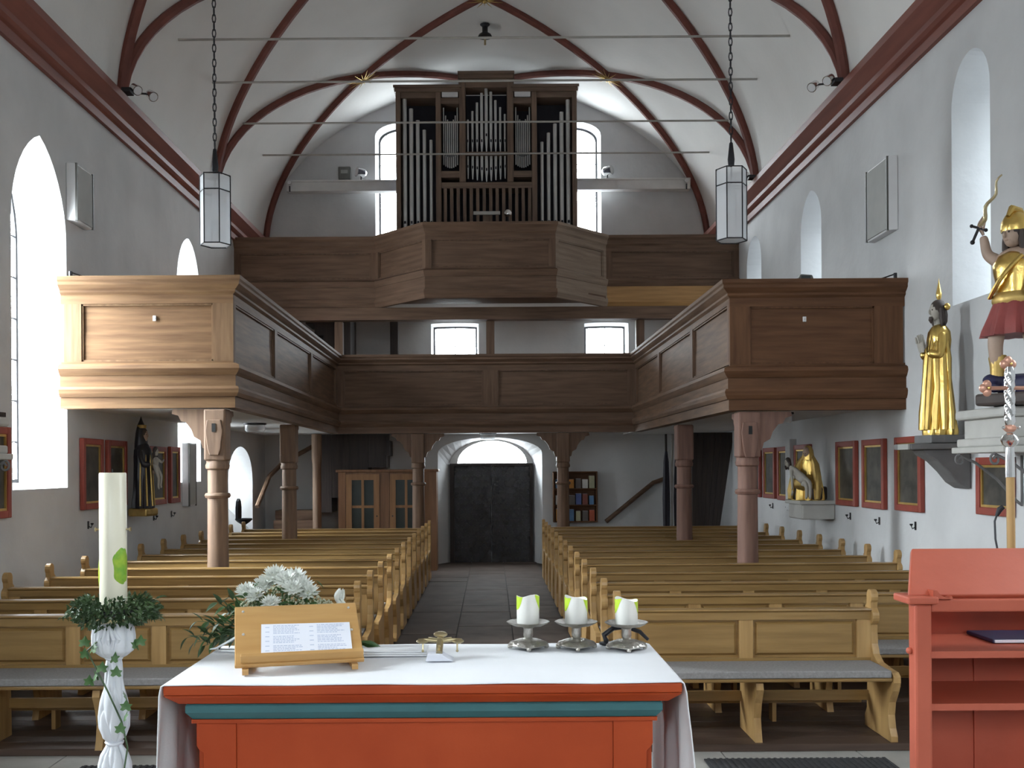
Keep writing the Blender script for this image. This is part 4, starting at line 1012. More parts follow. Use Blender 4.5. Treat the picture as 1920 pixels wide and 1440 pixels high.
# pieta on the right wall
o=thing('pieta_statue','pieta with gold-cloaked seated Mary and pale Christ on the right wall','statue',(4.22,13.5,1.45),R(-42)); o.scale=(.74,.74,1)
obj('seat_rock',MB().prism([(-.26,-.16),(.26,-.16),(.28,.20),(-.28,.20)],'z',0,.18),'hair',o,bevel=.03)
pr=[(.27,0),(.27,.06),(.25,.18),(.23,.28),(.15,.34),(.13,.42),(.135,.48),(.12,.53),(.06,.57)]
obj('gilded_cloak',robe(pr,64,9,.10,1.0,.85),'gold',o)
m=MB(); 
for sx in (-1,1): m.tube([(sx*.08,.0,.57),(sx*.15,-.03,.46),(sx*.21,-.10,.30),(sx*.25,-.16,.12),(sx*.25,-.18,.01)],[.04,.07,.08,.07,.05],10)
m.ball((0,-.14,.22),.15,14,8,(1.4,1,.7)); obj('cloak_folds',m,'gold_dull',o)
head(o,(0,-.05,.63),.07,'skin','hair',(-.3,-1,0),hair=False,tilt=R(18))
obj('veil',MB().lathe([(.11,.50),(.105,.58),(.09,.66),(.055,.715),(.003,.735)],20,(0,.01,0)),'gold',o)
skin('christ_body',[(0,-.27,.30,.06),(-.10,-.26,.36,.07),(-.19,-.24,.42,.055),(-.23,-.23,.46,.03),(.10,-.28,.27,.05),(.18,-.31,.22,.04),(.19,-.33,.06,.028),(.20,-.37,.03,.02),(.06,-.30,.25,.05),(.13,-.34,.19,.038),(.13,-.35,.05,.026),(.13,-.39,.03,.02),(-.17,-.31,.36,.03),(-.14,-.34,.24,.024),(-.13,-.36,.14,.018),(-.20,-.2,.36,.03),(-.10,-.34,.30,.024)],
     chain(0,1,2,3)+chain(0,4,5,6,7)+chain(0,8,9,10,11)+chain(2,12,13,14)+chain(2,15,16),'skin_pale',o)
head(o,(-.28,-.23,.50),.058,'skin_pale','hair',(-.5,-1,0),beard=True)
hand(o,(-.13,-.365,.13),(0,-.1,-1),(1,0,0),.08,'skin_pale',.3)
obj('loincloth',MB().ball((.02,-.28,.29),.075,12,7,(1.1,1,.8)),'consolew',o)
o=thing('wall_shelf','pale stone shelf carrying the pieta on the right wall','shelf',(XR,13.55,1.30))
obj('slab',MB().box(-.48,-.003,-.34,.34,.10,.148),'consolew',o,bevel=.01); obj('block',MB().box(-.44,-.003,-.30,.30,-.10,.10),'consolew',o,bevel=.02)

# ------------------------------------------------------------------ altar
AZ=1.234; CF=0.23
al=thing('altar','vermilion-painted wooden altar table with a teal moulding','altar',(-.216,3.47,CF))
ax0,ax1,ay0,ay1=-1.016,.585,3.12,3.815
def AB(x0,x1,y0,y1,z0,z1): return MB().box(x0+.216,x1+.216,y0-3.47,y1-3.47,z0-CF,z1-CF)
def ring_prism(prof,m,name):      # moulding profile [(out,z)] carried round the rectangular body
    P=[(ax0+.08+.216,ay1-.08-3.47,-CF),(ax0+.08+.216,ay0+.08-3.47,-CF),(ax1-.08+.216,ay0+.08-3.47,-CF),(ax1-.08+.216,ay1-.08-3.47,-CF)]
    obj(name,join(sweep(P,prof)),m,al)
obj('table_slab',AB(ax0,ax1,ay0,ay1,1.205,AZ),'red',al,bevel=.006)
ring_prism([(-.02,1.205),(.079,1.205),(.072,1.197),(.042,1.172),(-.02,1.172)],'red','slab_underside')
ring_prism([(-.02,1.171),(.020,1.171),(.027,1.160),(.027,1.140),(.016,1.126),(.008,1.116),(-.02,1.116)],'teal','teal_moulding')
ring_prism([(-.02,1.115),(.012,1.115),(.012,1.103),(-.02,1.103)],'red','base_moulding')
bx0,bx1,by0,by1=ax0+.08,ax1-.08,ay0+.08,ay1-.08
for xa,xb,s_ in ((bx0,bx0+.125,1),(bx1-.125,bx1,-1)):      # corner pilasters with notched brackets
    o_=xa if s_>0 else xb
    pr=[(o_,1.102),(o_,1.03),(o_+s_*.008,1.015),(o_+s_*.02,1.005),(o_+s_*.02,.42),(o_,.38),(o_,.231),(o_+s_*.125,.231),(o_+s_*.125,1.102)]
    obj('corner_pilaster',MB().prism([(p[0]+.216,p[1]-CF) for p in pr],'y',by0-3.47,by0+.03-3.47),'red',al,bevel=.003)
obj('front_panel',AB(bx0+.126,bx1-.126,by0+.006,by0+.03,.235,1.102),'red',al)
for xa,xb in ((bx0,bx0+.03),(bx1-.03,bx1)): obj('side_panel',AB(xa,xb,by0+.03,by1-.03,.235,1.102),'red',al)
obj('back_panel',AB(bx0,bx1,by1-.03,by1,.235,1.102),'red',al)
# linen cloth: top sheet and two hanging ends with folds
m=MB(); NYc=28; rows=[]
zt=AZ+.005
def hang(y,d,side):     # d = drop; soft folds growing downward
    f=.010+.020*min(1,d/.5); out=.006+f*(.5+.6*math.sin(y*26+side)+.35*math.sin(y*47+2*side))*min(1,d*5)
    return out
line=[]
drops=[.0,.03,.08,.15,.25,.37,.5,.63]
for j in range(NYc+1):
    y=ay0-.003+(ay1-ay0+.006)*j/NYc; r_=[]
    for d in reversed(drops[1:]): r_.append((ax0-.006-max(.002,hang(y,d,1)),y+.03*d*math.sin(y*9),zt-.004-d))
    r_.append((ax0-.006,y,zt-.004))
    for i in range(13): r_.append((ax0+.004+(ax1-ax0-.008)*i/12,y,zt+.0015*math.sin(i*1.7+j*.6)))
    r_.append((ax1+.006,y,zt-.004))
    for d in drops[1:]: r_.append((ax1+.006+max(.002,hang(y,d,2.4)),y+.03*d*math.sin(y*9),zt-.004-d))
    rows.append(r_)
k=len(rows[0]); m.add([p for r_ in rows for p in r_],[(j*k+i,j*k+i+1,(j+1)*k+i+1,(j+1)*k+i) for j in range(NYc) for i in range(k-1)],True)
cl=obj('altar_cloth',m,'linen',angle=60); tag(cl,'white linen cloth spread over the altar and hanging down both ends','tablecloth')
so=cl.modifiers.new('solid','SOLIDIFY'); so.thickness=.003; so.offset=-1
ZT=AZ+.0085
# folded linen beside the bookstand
fo=thing('folded_linen','folded white linen lying beside the bookstand on the altar','cloth',(-.33,3.60,ZT))
for i in range(3): obj('fold',MB().box(-.16,.10,-.055+.003*i,.075,.0065*i+.001,.0065*i+.0065),'linen',fo,bevel=.002)
# bookstand
bs=thing('bookstand','bamboo bookstand holding a printed sheet at the left of the altar','bookstand',(-.625,3.30,ZT),R(14))
th=R(31); ca,sa=math.cos(th),math.sin(th)
def BM(u,v,wd): return Vector((u, v*ca+wd*sa, .030+v*sa-wd*ca))      # u across, v up the slope, wd behind
def slab(u0,u1,v0,v1,w0,w1,tr=0):
    vs=[BM(u0,v0,w0),BM(u1,v0,w0),BM(u1-tr,v1,w0),BM(u0+tr*.1,v1,w0),BM(u0,v0,w1),BM(u1,v0,w1),BM(u1-tr,v1,w1),BM(u0+tr*.1,v1,w1)]
    return MB().add(vs,[(0,1,2,3),(7,6,5,4),(0,4,5,1),(1,5,6,2),(2,6,7,3),(3,7,4,0)])
obj('board',slab(-.208,.208,0,.30,0,.014),'bamboo',bs,bevel=.003)
obj('ledge',slab(-.19,.205,.006,.022,-.03,0.0),'bamboo',bs,bevel=.003)
obj('foot_rail',MB().box(-.185,-.165,-.02,.20,.001,.018),'bamboo',bs); obj('foot_rail',MB().box(.165,.185,-.02,.20,.001,.018),'bamboo',bs)
obj('prop',MB().box(-.19,.19,.20,.215,.001,.135),'bamboo',bs)
for u,v in ((-.18,.27),(.18,.27),(-.18,.15),(.18,.15)): obj('peg',MB().ball(BM(u,v,-.001),.005,8,5),'consolew',bs)
sheet=tag(obj('printed_sheet',MB().box(0,.265,0,.155,0,.0012),'paper'),'white sheet with two columns of small blue print on the bookstand','paper')
bmx=Matrix.Translation((-.625,3.30,ZT))@Matrix.Rotation(R(14),4,'Z')
P0=BM(-.125,.026,-.002); ux=Vector((1,0,0)); uy=Vector((0,ca,sa)); uz=ux.cross(uy)
lm=Matrix((( ux.x,uy.x,uz.x,P0.x),(ux.y,uy.y,uz.y,P0.y),(ux.z,uy.z,uz.z,P0.z),(0,0,0,1)))
sheet.matrix_world=bmx@lm@Matrix.Rotation(R(-1.5),4,'Z')@Matrix.Diagonal((1.12,1.10,1,1))
rng=random.Random(11); m=MB()
for c0,c1 in ((.035,.125),(.165,.25)):
    for i in range(19):
        y=.144-i*.0072; x=c0
        if i in(6,12): continue
        end=c1-rng.uniform(0,.03)
        while x<end:
            w_=rng.uniform(.004,.012); m.add([(x,y,.0015),(min(x+w_,end),y,.0015),(min(x+w_,end),y+.0036,.0015),(x,y+.0036,.0015)],[(0,1,2,3)]); x+=w_+.002
for c0 in (.012,.142):
    for i in (1,4,7,10,13,16): m.add([(c0,.144-i*.0072,.0015),(c0+.012,.144-i*.0072,.0015),(c0+.012,.1476-i*.0072,.0015),(c0,.1476-i*.0072,.0015)],[(0,1,2,3)])
tag(obj('print_lines',m,'ink',sheet),kind='stuff')
# small crucifix on a white wedge
cx=thing('altar_crucifix','small old brass crucifix tilted on a white card wedge at mid altar','crucifix',(-.183,3.50,ZT))
obj('card_wedge',MB().prism([(-.045,.001),(.05,.001),(.012,.022),(-.038,.024)],'y',-.05,.02),'paper',cx,bevel=.002)
m=MB().tube([(0,-.02,.022),(0,.03,.045),(0,.085,.068)],[.011,.012,.011],10); obj('upright',m,'brass',cx)
m=MB().tube([(-.075,.05,.052),(-.05,.05,.057),(0,.05,.055),(.05,.05,.057),(.075,.05,.052)],[.010,.007,.009,.007,.010],8)
for s_ in (-1,1): m.ball((s_*.062,.05,.053),.016,10,6,(1.4,1.3,.5)); m.tube([(s_*.06,.05,.05),(s_*.06,.045,.022)],.003,6); m.ball((s_*.06,.045,.02),.005,8,5)
obj('arms',m,'brass',cx)
m=MB().ball((0,.08,.072),.022,12,7,(1.15,1.1,.5)); obj('top_lobe',m,'brass',cx)
m=MB().ball((0,.035,.06),.010,8,5); m.tube([(0,.03,.058),(0,-.01,.045)],[.009,.006],8); m.tube([(-.04,.05,.064),(0,.035,.062),(.04,.05,.064)],.004,6); obj('corpus',m,'brass',cx)
# three pewter candle stands and their candles
def cstand(x,y,label):
    o=thing('candle_stand',label,'candlestick',(x,y,ZT),0,'pewter candle stands on the altar')
    def sq(t,z): return 1+.10*math.cos(4*t)*(1 if z<.03 else 0)
    obj('foot',MB().lathe([(.066,.010),(.068,.014),(.060,.024),(.040,.032),(.020,.036)],32,(0,0,0),1,1,sq),'pewter',o)
    for k in range(4):
        t=PI/2*k; obj('toe',MB().lathe([(.007,0.0005),(.010,.006),(.008,.014)],8,(.066*math.cos(t),.066*math.sin(t),0)),'pewter',o)
    obj('stem',MB().lathe([(.020,.034),(.015,.040),(.0175,.048),(.0165,.066),(.0175,.074),(.024,.079)],20,(0,0,0),1,1,lambda t,z:1+.05*math.sin(9*t+z*300)),'pewter',o)
    obj('drip_pan',MB().lathe([(.022,.078),(.055,.084),(.072,.092),(.078,.097),(.076,.0985),(.06,.094),(.03,.0905)],32,(0,0,0),1,1,lambda t,z:1+.02*math.cos(8*t)),'pewter',o)
    return o
def candle(x,y,h,seed,label):
    r_=random.Random(seed); z0=ZT+.0915; rad=.041; o=thing('pillar_candle',label,'candle',(x,y,z0),0,'lime and white pillar candles')
    a1=r_.uniform(0,6.28)
    def topz(t): return h-.010*(.5+.5*math.sin(t+a1))-.004*math.sin(3*t+seed)
    n=28; vs=[(.98*rad*math.cos(2*PI*j/n),.98*rad*math.sin(2*PI*j/n),0.0) for j in range(n)]
    def rim(j,lo): t=2*PI*j/n; return topz(t)*lo
    gl=[]
    for j in range(n):
        t=2*PI*j/n; gl.append(.62-.30*max(0,math.sin(t*1.0+a1*2))**2-.18*max(0,math.sin(3*t+seed)))
    m=MB(); L=[vs,[(rad*math.cos(2*PI*j/n),rad*math.sin(2*PI*j/n),.004) for j in range(n)],[(rad*math.cos(2*PI*j/n),rad*math.sin(2*PI*j/n),topz(2*PI*j/n)) for j in range(n)],
        [(rad*.86*math.cos(2*PI*j/n),rad*.86*math.sin(2*PI*j/n),topz(2*PI*j/n)-.003) for j in range(n)],[(rad*.55*math.cos(2*PI*j/n),rad*.55*math.sin(2*PI*j/n),h-.022) for j in range(n)]]
    V=[p for l in L for p in l]; Fc=[(i*n+j,i*n+(j+1)%n,(i+1)*n+(j+1)%n,(i+1)*n+j) for i in range(4) for j in range(n)]+[tuple(range(n-1,-1,-1)),tuple(4*n+j for j in range(n))]
    m.add(V,Fc,True); obj('wax_body',m,'waxw',o)
    # lime outer skin left standing at the sides where the wax has not run
    for (c,wd) in ((PI*1.03,.95),(PI*-.03,.85)):
        m=MB(); q=12; A=[];B=[]
        for j in range(q+1):
            u=j/q; t=c+(u-.5)*2*wd; d=h*(.50*math.sin(PI*u)**.8+.05*math.sin(7*u+seed)); rr=rad+.0008
            A.append((rr*math.cos(t),rr*math.sin(t),topz(t)-max(.002,d))); B.append((rr*math.cos(t),rr*math.sin(t),topz(t)+.0005))
        m.add(A+B,[(j,j+1,j+q+2,j+q+1) for j in range(q)],True)
        obj('lime_skin',m,'waxg',o)
    obj('wick',MB().tube([(0,0,h-.024),(.001,0,h-.012)],.0016,6),'wickmat',o)
for i,(x,y,h,l) in enumerate(((.131,3.70,.104,'leftmost'),(.306,3.695,.098,'middle'),(.486,3.67,.094,'rightmost'))):
    cstand(x,y,'%s of the three pewter candle stands on the altar'%l)
    candle(x,y,h,i+2,'white candle with lime-green edge on the %s pewter stand'%l)
mc=thing('altar_microphone','black gooseneck microphone lying behind the rightmost candle stand','microphone',(.50,3.765,ZT))
P=[(-.075,.0,.012),(-.085,.0,.035),(-.05,.005,.06),(.0,.01,.063),(.05,.005,.045),(.078,-.01,.018)]
obj('gooseneck',MB().tube(P,[.010,.011,.010,.008,.008,.006],10),'iron',mc); obj('foot_plate',MB().lathe([(.028,.001),(.028,.008),(.012,.012)],16,(-.075,0,0)),'iron',mc)

# ------------------------------------------------------------------ flowers on the altar
def leaf(L,wd,bend=.25,n=5):       # one pointed leaf along +y, folded on its midrib
    vs=[];fs=[]
    for i in range(n+1):
        t=i/n; wv=wd*math.sin(PI*min(1,t**.8))*.5+.0004; z=-bend*L*t*t
        vs+=[(-wv,L*t,z+wv*.35),(0,L*t,z),(wv,L*t,z+wv*.35)]
    for i in range(n):
        a=3*i; fs+=[(a,a+1,a+4,a+3),(a+1,a+2,a+5,a+4)]
    return vs,fs
def orient(p,d,roll,sc_=1):
    d=Vector(d).normalized(); q=d.to_track_quat('Y','Z'); return Matrix.Translation(p)@q.to_matrix().to_4x4()@Matrix.Rotation(roll,4,'Y')@Matrix.Scale(sc_,4)
def mum(r,seed):     # chrysanthemum head: many curved petals
    rg=random.Random(seed); m=MB()
    for ring_,(cnt,el,L) in enumerate(((16,.15,1.0),(16,.45,.95),(14,.8,.85),(10,1.1,.7),(6,1.4,.5))):
        for k in range(cnt):
            a=2*PI*k/cnt+ring_*.3+rg.uniform(-.1,.1); e=el+rg.uniform(-.12,.12); d=Vector((math.cos(a)*math.cos(e),math.sin(a)*math.cos(e),math.sin(e)))
            v,f=leaf(r*L,r*.30,-.25,4); m.add(v,f,True,orient(d*r*.12,d,rg.uniform(-.3,.3)))
    m.ball((0,0,.1*r),r*.42,10,6); return m
fx=thing('flower_arrangement','white chrysanthemum and greenery arrangement behind the bookstand on the altar','flowers',(-.80,3.70,ZT))
def FP(px,py,D): return at(px,py,D)-Vector((-.80,3.70,ZT))
obj('dish',MB().lathe([(.07,.001),(.11,.012),(.12,.03),(.115,.03),(.06,.012)],24),'lead',fx)
obj('foam_block',MB().box(-.07,.07,-.05,.05,.014,.075),'leafd',fx,bevel=.01)
mums=[(463,1113,3.70,.042),(478,1120,3.66,.036),(497,1101,3.72,.046),(517,1083,3.72,.048),(537,1092,3.68,.044),(553,1087,3.72,.046),(566,1101,3.69,.044),(577,1113,3.67,.042),(549,1106,3.64,.040),(508,1134,3.58,.036)]
for i,(px,py,D,r) in enumerate(mums):
    p=FP(px,py,D); d=Vector((p.x*.8,-.55+p.y*0,.75)).normalized(); h_=obj('flower_head',mum(r,i),'petal',fx)
    h_.location=p; h_.rotation_euler=d.to_track_quat('Z','Y').to_euler()
    obj('flower_stem',MB().tube([(0,0,.06),(p.x*.5,p.y*.5,.06+(p.z-.06)*.6),(p.x,p.y,p.z-.005)],.0025,5),'leafm',fx)
for i,(px,py,r) in enumerate(((632,1120,.034),(645,1135,.030))):
    p=FP(px,py,3.66); m=MB()
    for k in range(6):
        a=2*PI*k/6; v,f=leaf(r*1.6,r*.9,-.35,5); m.add(v,f,True,orient((0,0,0),(math.cos(a)*.45,math.sin(a)*.45,1),PI/2*0+.4))
    b=obj('white_bud',m,'petal',fx); b.location=p-Vector((0,0,.02)); b.rotation_euler=(.2,.35*(1-2*i),0)
    obj('flower_stem',MB().tube([(.05,0,.05),(p.x*.7,p.y,.08),(p.x,p.y,p.z-.02)],.0022,5),'leafm',fx)
# baby's breath: a cloud of tiny blossoms
rng=random.Random(5); m=MB(); m2=MB()
for k in range(900):
    u=rng.random(); px=450+205*u; top_=1095+55*abs((u-.42)/.58)**1.5; py=rng.uniform(max(top_,1098),1150); p=FP(px,py,3.70+rng.uniform(-.06,.06))
    m.ball(p,rng.uniform(.0028,.005),5,3)
    if k%4==0: m2.tube([(p.x*.6,p.y*.5,.06),(p.x*.9,p.y*.9,p.z*.75),p],.0008,3)
tag(obj('babys_breath',m,'gyp',fx),kind='stuff'); tag(obj('babys_breath_stems',m2,'leafm',fx),kind='stuff')
# leaves in the bouquet and the leafy spray to the left
lm_={}
def put_leaf(par,p,d,roll,L,wd,mt,name='leaf'):
    key=(round(L,3),round(wd,3),mt)
    if key not in lm_:
        v,f=leaf(L,wd); q=MB().add(v,f,True); lm_[key]=q.mesh('leaf'); lm_[key].materials.append(M[mt])
    o=bpy.data.objects.new(name,lm_[key]); col.objects.link(o); o.parent=par; o.matrix_local=orient(p,d,roll); return o
for k in range(70):
    u=rng.random(); px=445+165*u; py=rng.uniform(1105,1165); p=FP(px,py,3.70+rng.uniform(-.05,.06))
    put_leaf(fx,p,(rng.uniform(-1,1),rng.uniform(-.8,.3),rng.uniform(-.2,1)),rng.uniform(-1,1),.045,.018,'leafm')
for (px,py) in ((352,1195),(370,1165),(395,1175),(408,1130),(385,1210),(425,1150),(432,1120),(365,1205),(412,1195)):
    e=FP(px,py,3.74); a=Vector((-.05,0,.05)); mid=(a+e)*.5+Vector((0,0,.02)); obj('twig',MB().tube([a,mid,e],[.0028,.0022,.001],5),'leafd',fx)
    for k in range(9):
        t=.25+.75*k/8; q=a.lerp(mid,t*2) if t<.5 else mid.lerp(e,t*2-1); dd=(e-a).normalized()
        sd_=1 if k%2 else -1; d=dd*.7+Vector((0,rng.uniform(-.5,.3),sd_*.7))
        put_leaf(fx,q,d,rng.uniform(-.6,.6),.052,.022,'leafd' if k%3 else 'leafm')
p=FP(690,1200,3.70); 
for k in range(4): put_leaf(fx,Vector((p.x-.05+.012*k,-.06,.03)),(1,-.2,.25-.1*k),.3*k,.07,.028,'leafm')
m=MB(); m.tube([(-.03,-.02,.06),(-.13,-.04,.05),(-.20,-.03,.012),(-.23,.0,.004)],[.014,.016,.010,.004],8,flat=.35); obj('satin_ribbon',m,'satin',fx)

# ------------------------------------------------------------------ paschal candle and its dressed stand
PX,PY=-1.345,3.60
ps=thing('candle_pedestal','tall candle pedestal dressed in twisted white satin and ivy','candle stand',(PX,PY,CF))
def z_(z): return z-CF
obj('foot',MB().lathe([(.16,.001),(.16,.02),(.10,.04),(.03,.06)],24),'iron',ps)
obj('shaft',MB().tube([(0,0,.05),(0,0,z_(1.36))],.016,12),'iron',ps)
obj('tray',MB().lathe([(.02,z_(1.345)),(.075,z_(1.37)),(.085,z_(1.39)),(.08,z_(1.39)),(.02,z_(1.38))],24),'brass',ps)
def satin(prof,folds,amp,tw,name,ph=0):
    def fo(t,z): 
        c=(1-abs(math.sin(folds*.5*t+tw*z+ph)))**2.2; c2=(1-abs(math.sin((folds+3)*.5*t-tw*.8*z+1.3)))**3
        return 1-amp*c-amp*.55*c2
    q=obj(name,MB().lathe([(r,z_(z)) for r,z in prof],110,(.0,0,0),1,.85,fo),'satin',ps,angle=80); return q
def dense(prof,n=5):
    out=[]
    for (r0,z0),(r1,z1) in zip(prof,prof[1:]):
        for k in range(n): out.append((r0+(r1-r0)*k/n,z0+(z1-z0)*k/n))
    return out+[prof[-1]]
satin(dense([(.056,1.388),(.066,1.37),(.073,1.345),(.077,1.315),(.076,1.285),(.068,1.26),(.045,1.242),(.024,1.232)]),7,.20,1.5,'satin_pouf')
satin(dense([(.026,1.238),(.030,1.215),(.033,1.18),(.038,1.13),(.050,1.08),(.056,1.03),(.054,.99),(.042,.955),(.027,.94),(.024,.932)]),4,.30,13,'satin_twist')
satin(dense([(.024,.938),(.034,.92),(.050,.895),(.060,.86),(.062,.81),(.050,.74),(.032,.68),(.026,.66)]),5,.28,10,'satin_twist',1)
satin(dense([(.026,.66),(.05,.60),(.06,.50),(.05,.38),(.07,.26)]),5,.25,10,'satin_twist',2)
for z in (1.236,.935): obj('tie_cord',MB().tube([(.028*math.cos(2*PI*k/14),.025*math.sin(2*PI*k/14),z_(z)+.003*math.sin(k)) for k in range(14)],.006,6,True),'satin',ps)
m=MB()
for k in range(5):
    a=-1.9+.25*k; m.tube([(.062*math.cos(-1.57),.058*math.sin(-1.57),z_(1.375)),(.074*math.cos(a-.1),.067*math.sin(a-.1),z_(1.31)),(.040*math.cos(a-.1*k),.036*math.sin(a-.1*k),z_(1.245))],[.007,.007,.004],6)
obj('satin_gathers',m,'satin',ps)
# ivy: lobed leaves along a trailing stem
def ivyleaf(r):
    pts=[(0,0),(.28,-.18),(.55,-.05),(.42,.25),(.62,.55),(.28,.58),(0,1.05),(-.28,.58),(-.62,.55),(-.42,.25),(-.55,-.05),(-.28,-.18)]
    vs=[(p[0]*r,p[1]*r,-.25*r*(abs(p[0])+.5*p[1])) for p in pts]+[(0,.35*r,.05*r)]
    return MB().add(vs,[(i,(i+1)%12,12) for i in range(12)],True)
ivm=ivyleaf(.034).mesh('ivy_leaf'); ivm.materials.append(M['leafm'])
stem=[(.03,-.06,z_(1.36)),(-.075,-.05,z_(1.27)),(-.03,-.06,z_(1.19)),(.0,-.06,z_(1.13)),(.045,-.05,z_(1.02)),(.065,-.05,z_(.93)),(.05,-.05,z_(.84)),(.06,-.05,z_(.72))]
obj('ivy_stem',MB().tube(stem,.003,6),'leafd',ps)
for (px,py,a) in ((158,1210,.3),(172,1222,-.6),(160,1232,.9),(190,1258,.2),(262,1208,.1),(256,1215,1.2),(175,1275,-1),(168,1283,.7),(185,1270,2),(236,1330,.4),(232,1350,-1),(238,1310,1.8),(218,1266,.5),(212,1240,-.4),(226,1372,.6)):
    p=at(px,py,3.53)-Vector((PX,PY,CF)); o=bpy.data.objects.new('ivy_leaf',ivm); col.objects.link(o); o.parent=ps; o.location=p; o.rotation_euler=(R(70),a*.3,a)
pc=thing('paschal_candle','tall thick ivory paschal candle with green relief rising left of the altar','candle',(PX,PY,1.394))
h=1.893-1.394
obj('wax_body',MB().lathe([(.045,0),(.047,.01),(.0465,h-.004),(.044,h),(.02,h-.004)],36),'wax',pc)
def relief(t0,t1,z0,z1,sd_):
    m=MB(); n_=14; k_=10; r_=.0485; vs=[]
    for i in range(n_+1):
        for j in range(k_+1):
            u=i/n_*2-1; v=j/k_*2-1; 
            q=math.hypot(u,v) or 1e-4; mxx=max(abs(u),abs(v)) or 1e-4; uu,vv=u*mxx/q,v*mxx/q
            t=(t0+t1)/2+(t1-t0)/2*uu*(1+.12*math.sin(5*math.atan2(v,u)+sd_)); z=(z0+z1)/2+(z1-z0)/2*vv
            rr=r_+.0012*math.sin(6*uu+4*vv)*(1-q*q*.5)-.0016*(max(abs(u),abs(v))**6)
            vs.append((rr*math.cos(t),rr*math.sin(t),z))
    m.add(vs,[(i*(k_+1)+j,(i+1)*(k_+1)+j,(i+1)*(k_+1)+j+1,i*(k_+1)+j+1) for i in range(n_) for j in range(k_)],True); return m
obj('green_relief',relief(R(-72),R(15),.105,.235,1),'waxd',pc); obj('green_relief',relief(R(160),R(218),.08,.205,2),'waxg',pc)
for s_ in (-1,1):
    obj('brass_nail',MB().tube([(s_*.046,0,.298),(s_*.058,0,.298),(s_*.0585,0,.298),(s_*.064,0,.298)],[.003,.003,.0075,.0075],10),'brass',pc)
obj('wick',MB().tube([(0,0,h-.006),(0,0,h+.012)],.002,6),'wickmat',pc)
# box wreath round the foot of the candle
wr=thing('leaf_wreath','dark green box-leaf wreath round the foot of the paschal candle','wreath',(PX,PY,1.40))
obj('wire_ring',MB().tube([(.085*math.cos(2*PI*k/20),.085*math.sin(2*PI*k/20),.006) for k in range(20)],.006,6,True),'iron',wr)
rng=random.Random(3); m=MB(); tw=MB()
for k in range(1500):
    t=rng.uniform(0,2*PI); q=rng.uniform(0,2*PI); rr=.095+.050*math.cos(q)*rng.random()**.5; p=Vector((rr*1.05*math.cos(t),rr*math.sin(t),.004+.050*math.sin(q)*rng.random()**.5))
    d=Vector((math.cos(t)*rng.uniform(-.2,1),math.sin(t)*rng.uniform(-.2,1),rng.uniform(-.7,.9)))
    v,f=leaf(rng.uniform(.016,.024),.010,.2,3); m.add(v,f,True,orient(p,d,rng.uniform(-1.5,1.5)))
for k in range(60):
    t=rng.uniform(0,2*PI); p=Vector((.12*math.cos(t),.12*math.sin(t),rng.uniform(-.02,.03))); d=Vector((math.cos(t),math.sin(t),rng.uniform(-.5,.5))); e=p+d*rng.uniform(.025,.055)
    tw.tube([p*.8,p,e],.0012,4)
    for j in range(6):
        b=p.lerp(e,j/5); v,f=leaf(.018,.009,.2,3); m.add(v,f,True,orient(b,d+Vector((rng.uniform(-.8,.8),rng.uniform(-.8,.8),rng.uniform(-.8,.8))),rng.uniform(-1,1)))
tag(obj('box_leaves',m,'leafd',wr),kind='stuff'); tag(obj('twigs',tw,'leafd',wr),kind='stuff')

# ------------------------------------------------------------------ lectern, microphone, processional cross
LX0,LX1,LY0,LY1=1.335,2.16,3.20,3.60
le=thing('lectern','salmon-red wooden lectern with open shelves at the right edge','lectern',((LX0+LX1)/2,(LY0+LY1)/2,CF))
ox,oy=(LX0+LX1)/2,(LY0+LY1)/2
def LB(x0,x1,y0,y1,z0,z1): return MB().box(x0-ox,x1-ox,y0-oy,y1-oy,z0-CF,z1-CF)
for xa,xb in ((LX0,LX0+.055),(LX1-.055,LX1)):
    obj('front_post',LB(xa,xb,LY0,LY0+.055,CF+.001,1.462),'lect',le,bevel=.008)
    sg=1 if xa<1.7 else -1; xo=xa+.006 if sg>0 else xb-.006
    obj('side_panel',MB().prism([(xo-ox,LY0+.056-oy),(xo+sg*.025-ox,LY0+.056-oy),(xo+sg*.185-ox,LY1-.026-oy),(xo+sg*.16-ox,LY1-.026-oy)],'z',.001,1.44-CF),'lect',le)
    obj('post_cap',LB(xa-.03,xb+.014,LY0-.02,LY0+.10,1.463,1.487),'lect',le,bevel=.006)
obj('back_panel',LB(LX0+.165,LX1-.165,LY1-.025,LY1,CF+.001,1.44),'lect',le)
for x in (LX0+.36,): obj('back_stile',LB(x,x+.012,LY1-.032,LY1-.026,CF+.02,1.28),'lect',le)
obj('front_rail',LB(LX0+.056,LX1-.056,LY0+.01,LY0+.04,1.435,1.476),'lect',le,bevel=.006)
obj('rail_bracket',MB().prism([(LX0+.056-ox,1.478-CF),(LX0+.056-ox,1.505-CF),(LX0+.068-ox,1.505-CF),(LX0+.08-ox,1.490-CF),(LX0+.10-ox,1.482-CF),(LX0+.115-ox,1.487-CF),(LX0+.12-ox,1.478-CF)],'y',LY0-.005-oy,LY0+.04-oy),'lect',le)
obj('rail_bracket',MB().prism([(LX1-.056-ox,1.478-CF),(LX1-.056-ox,1.505-CF),(LX1-.068-ox,1.505-CF),(LX1-.08-ox,1.490-CF),(LX1-.10-ox,1.482-CF),(LX1-.12-ox,1.478-CF)],'y',LY0-.005-oy,LY0+.04-oy),'lect',le)
dv=[(LX0-.01,LY0+.02,1.488),(LX1+.01,LY0+.02,1.488),(LX1+.02,LY0+.165,1.625),(LX0+.06,LY0+.165,1.625)]
n_=Vector((0,.137,-.145)).normalized()*.022
vs=[Vector(p)-Vector((ox,oy,CF)) for p in dv]; vs+= [v+n_ for v in vs]
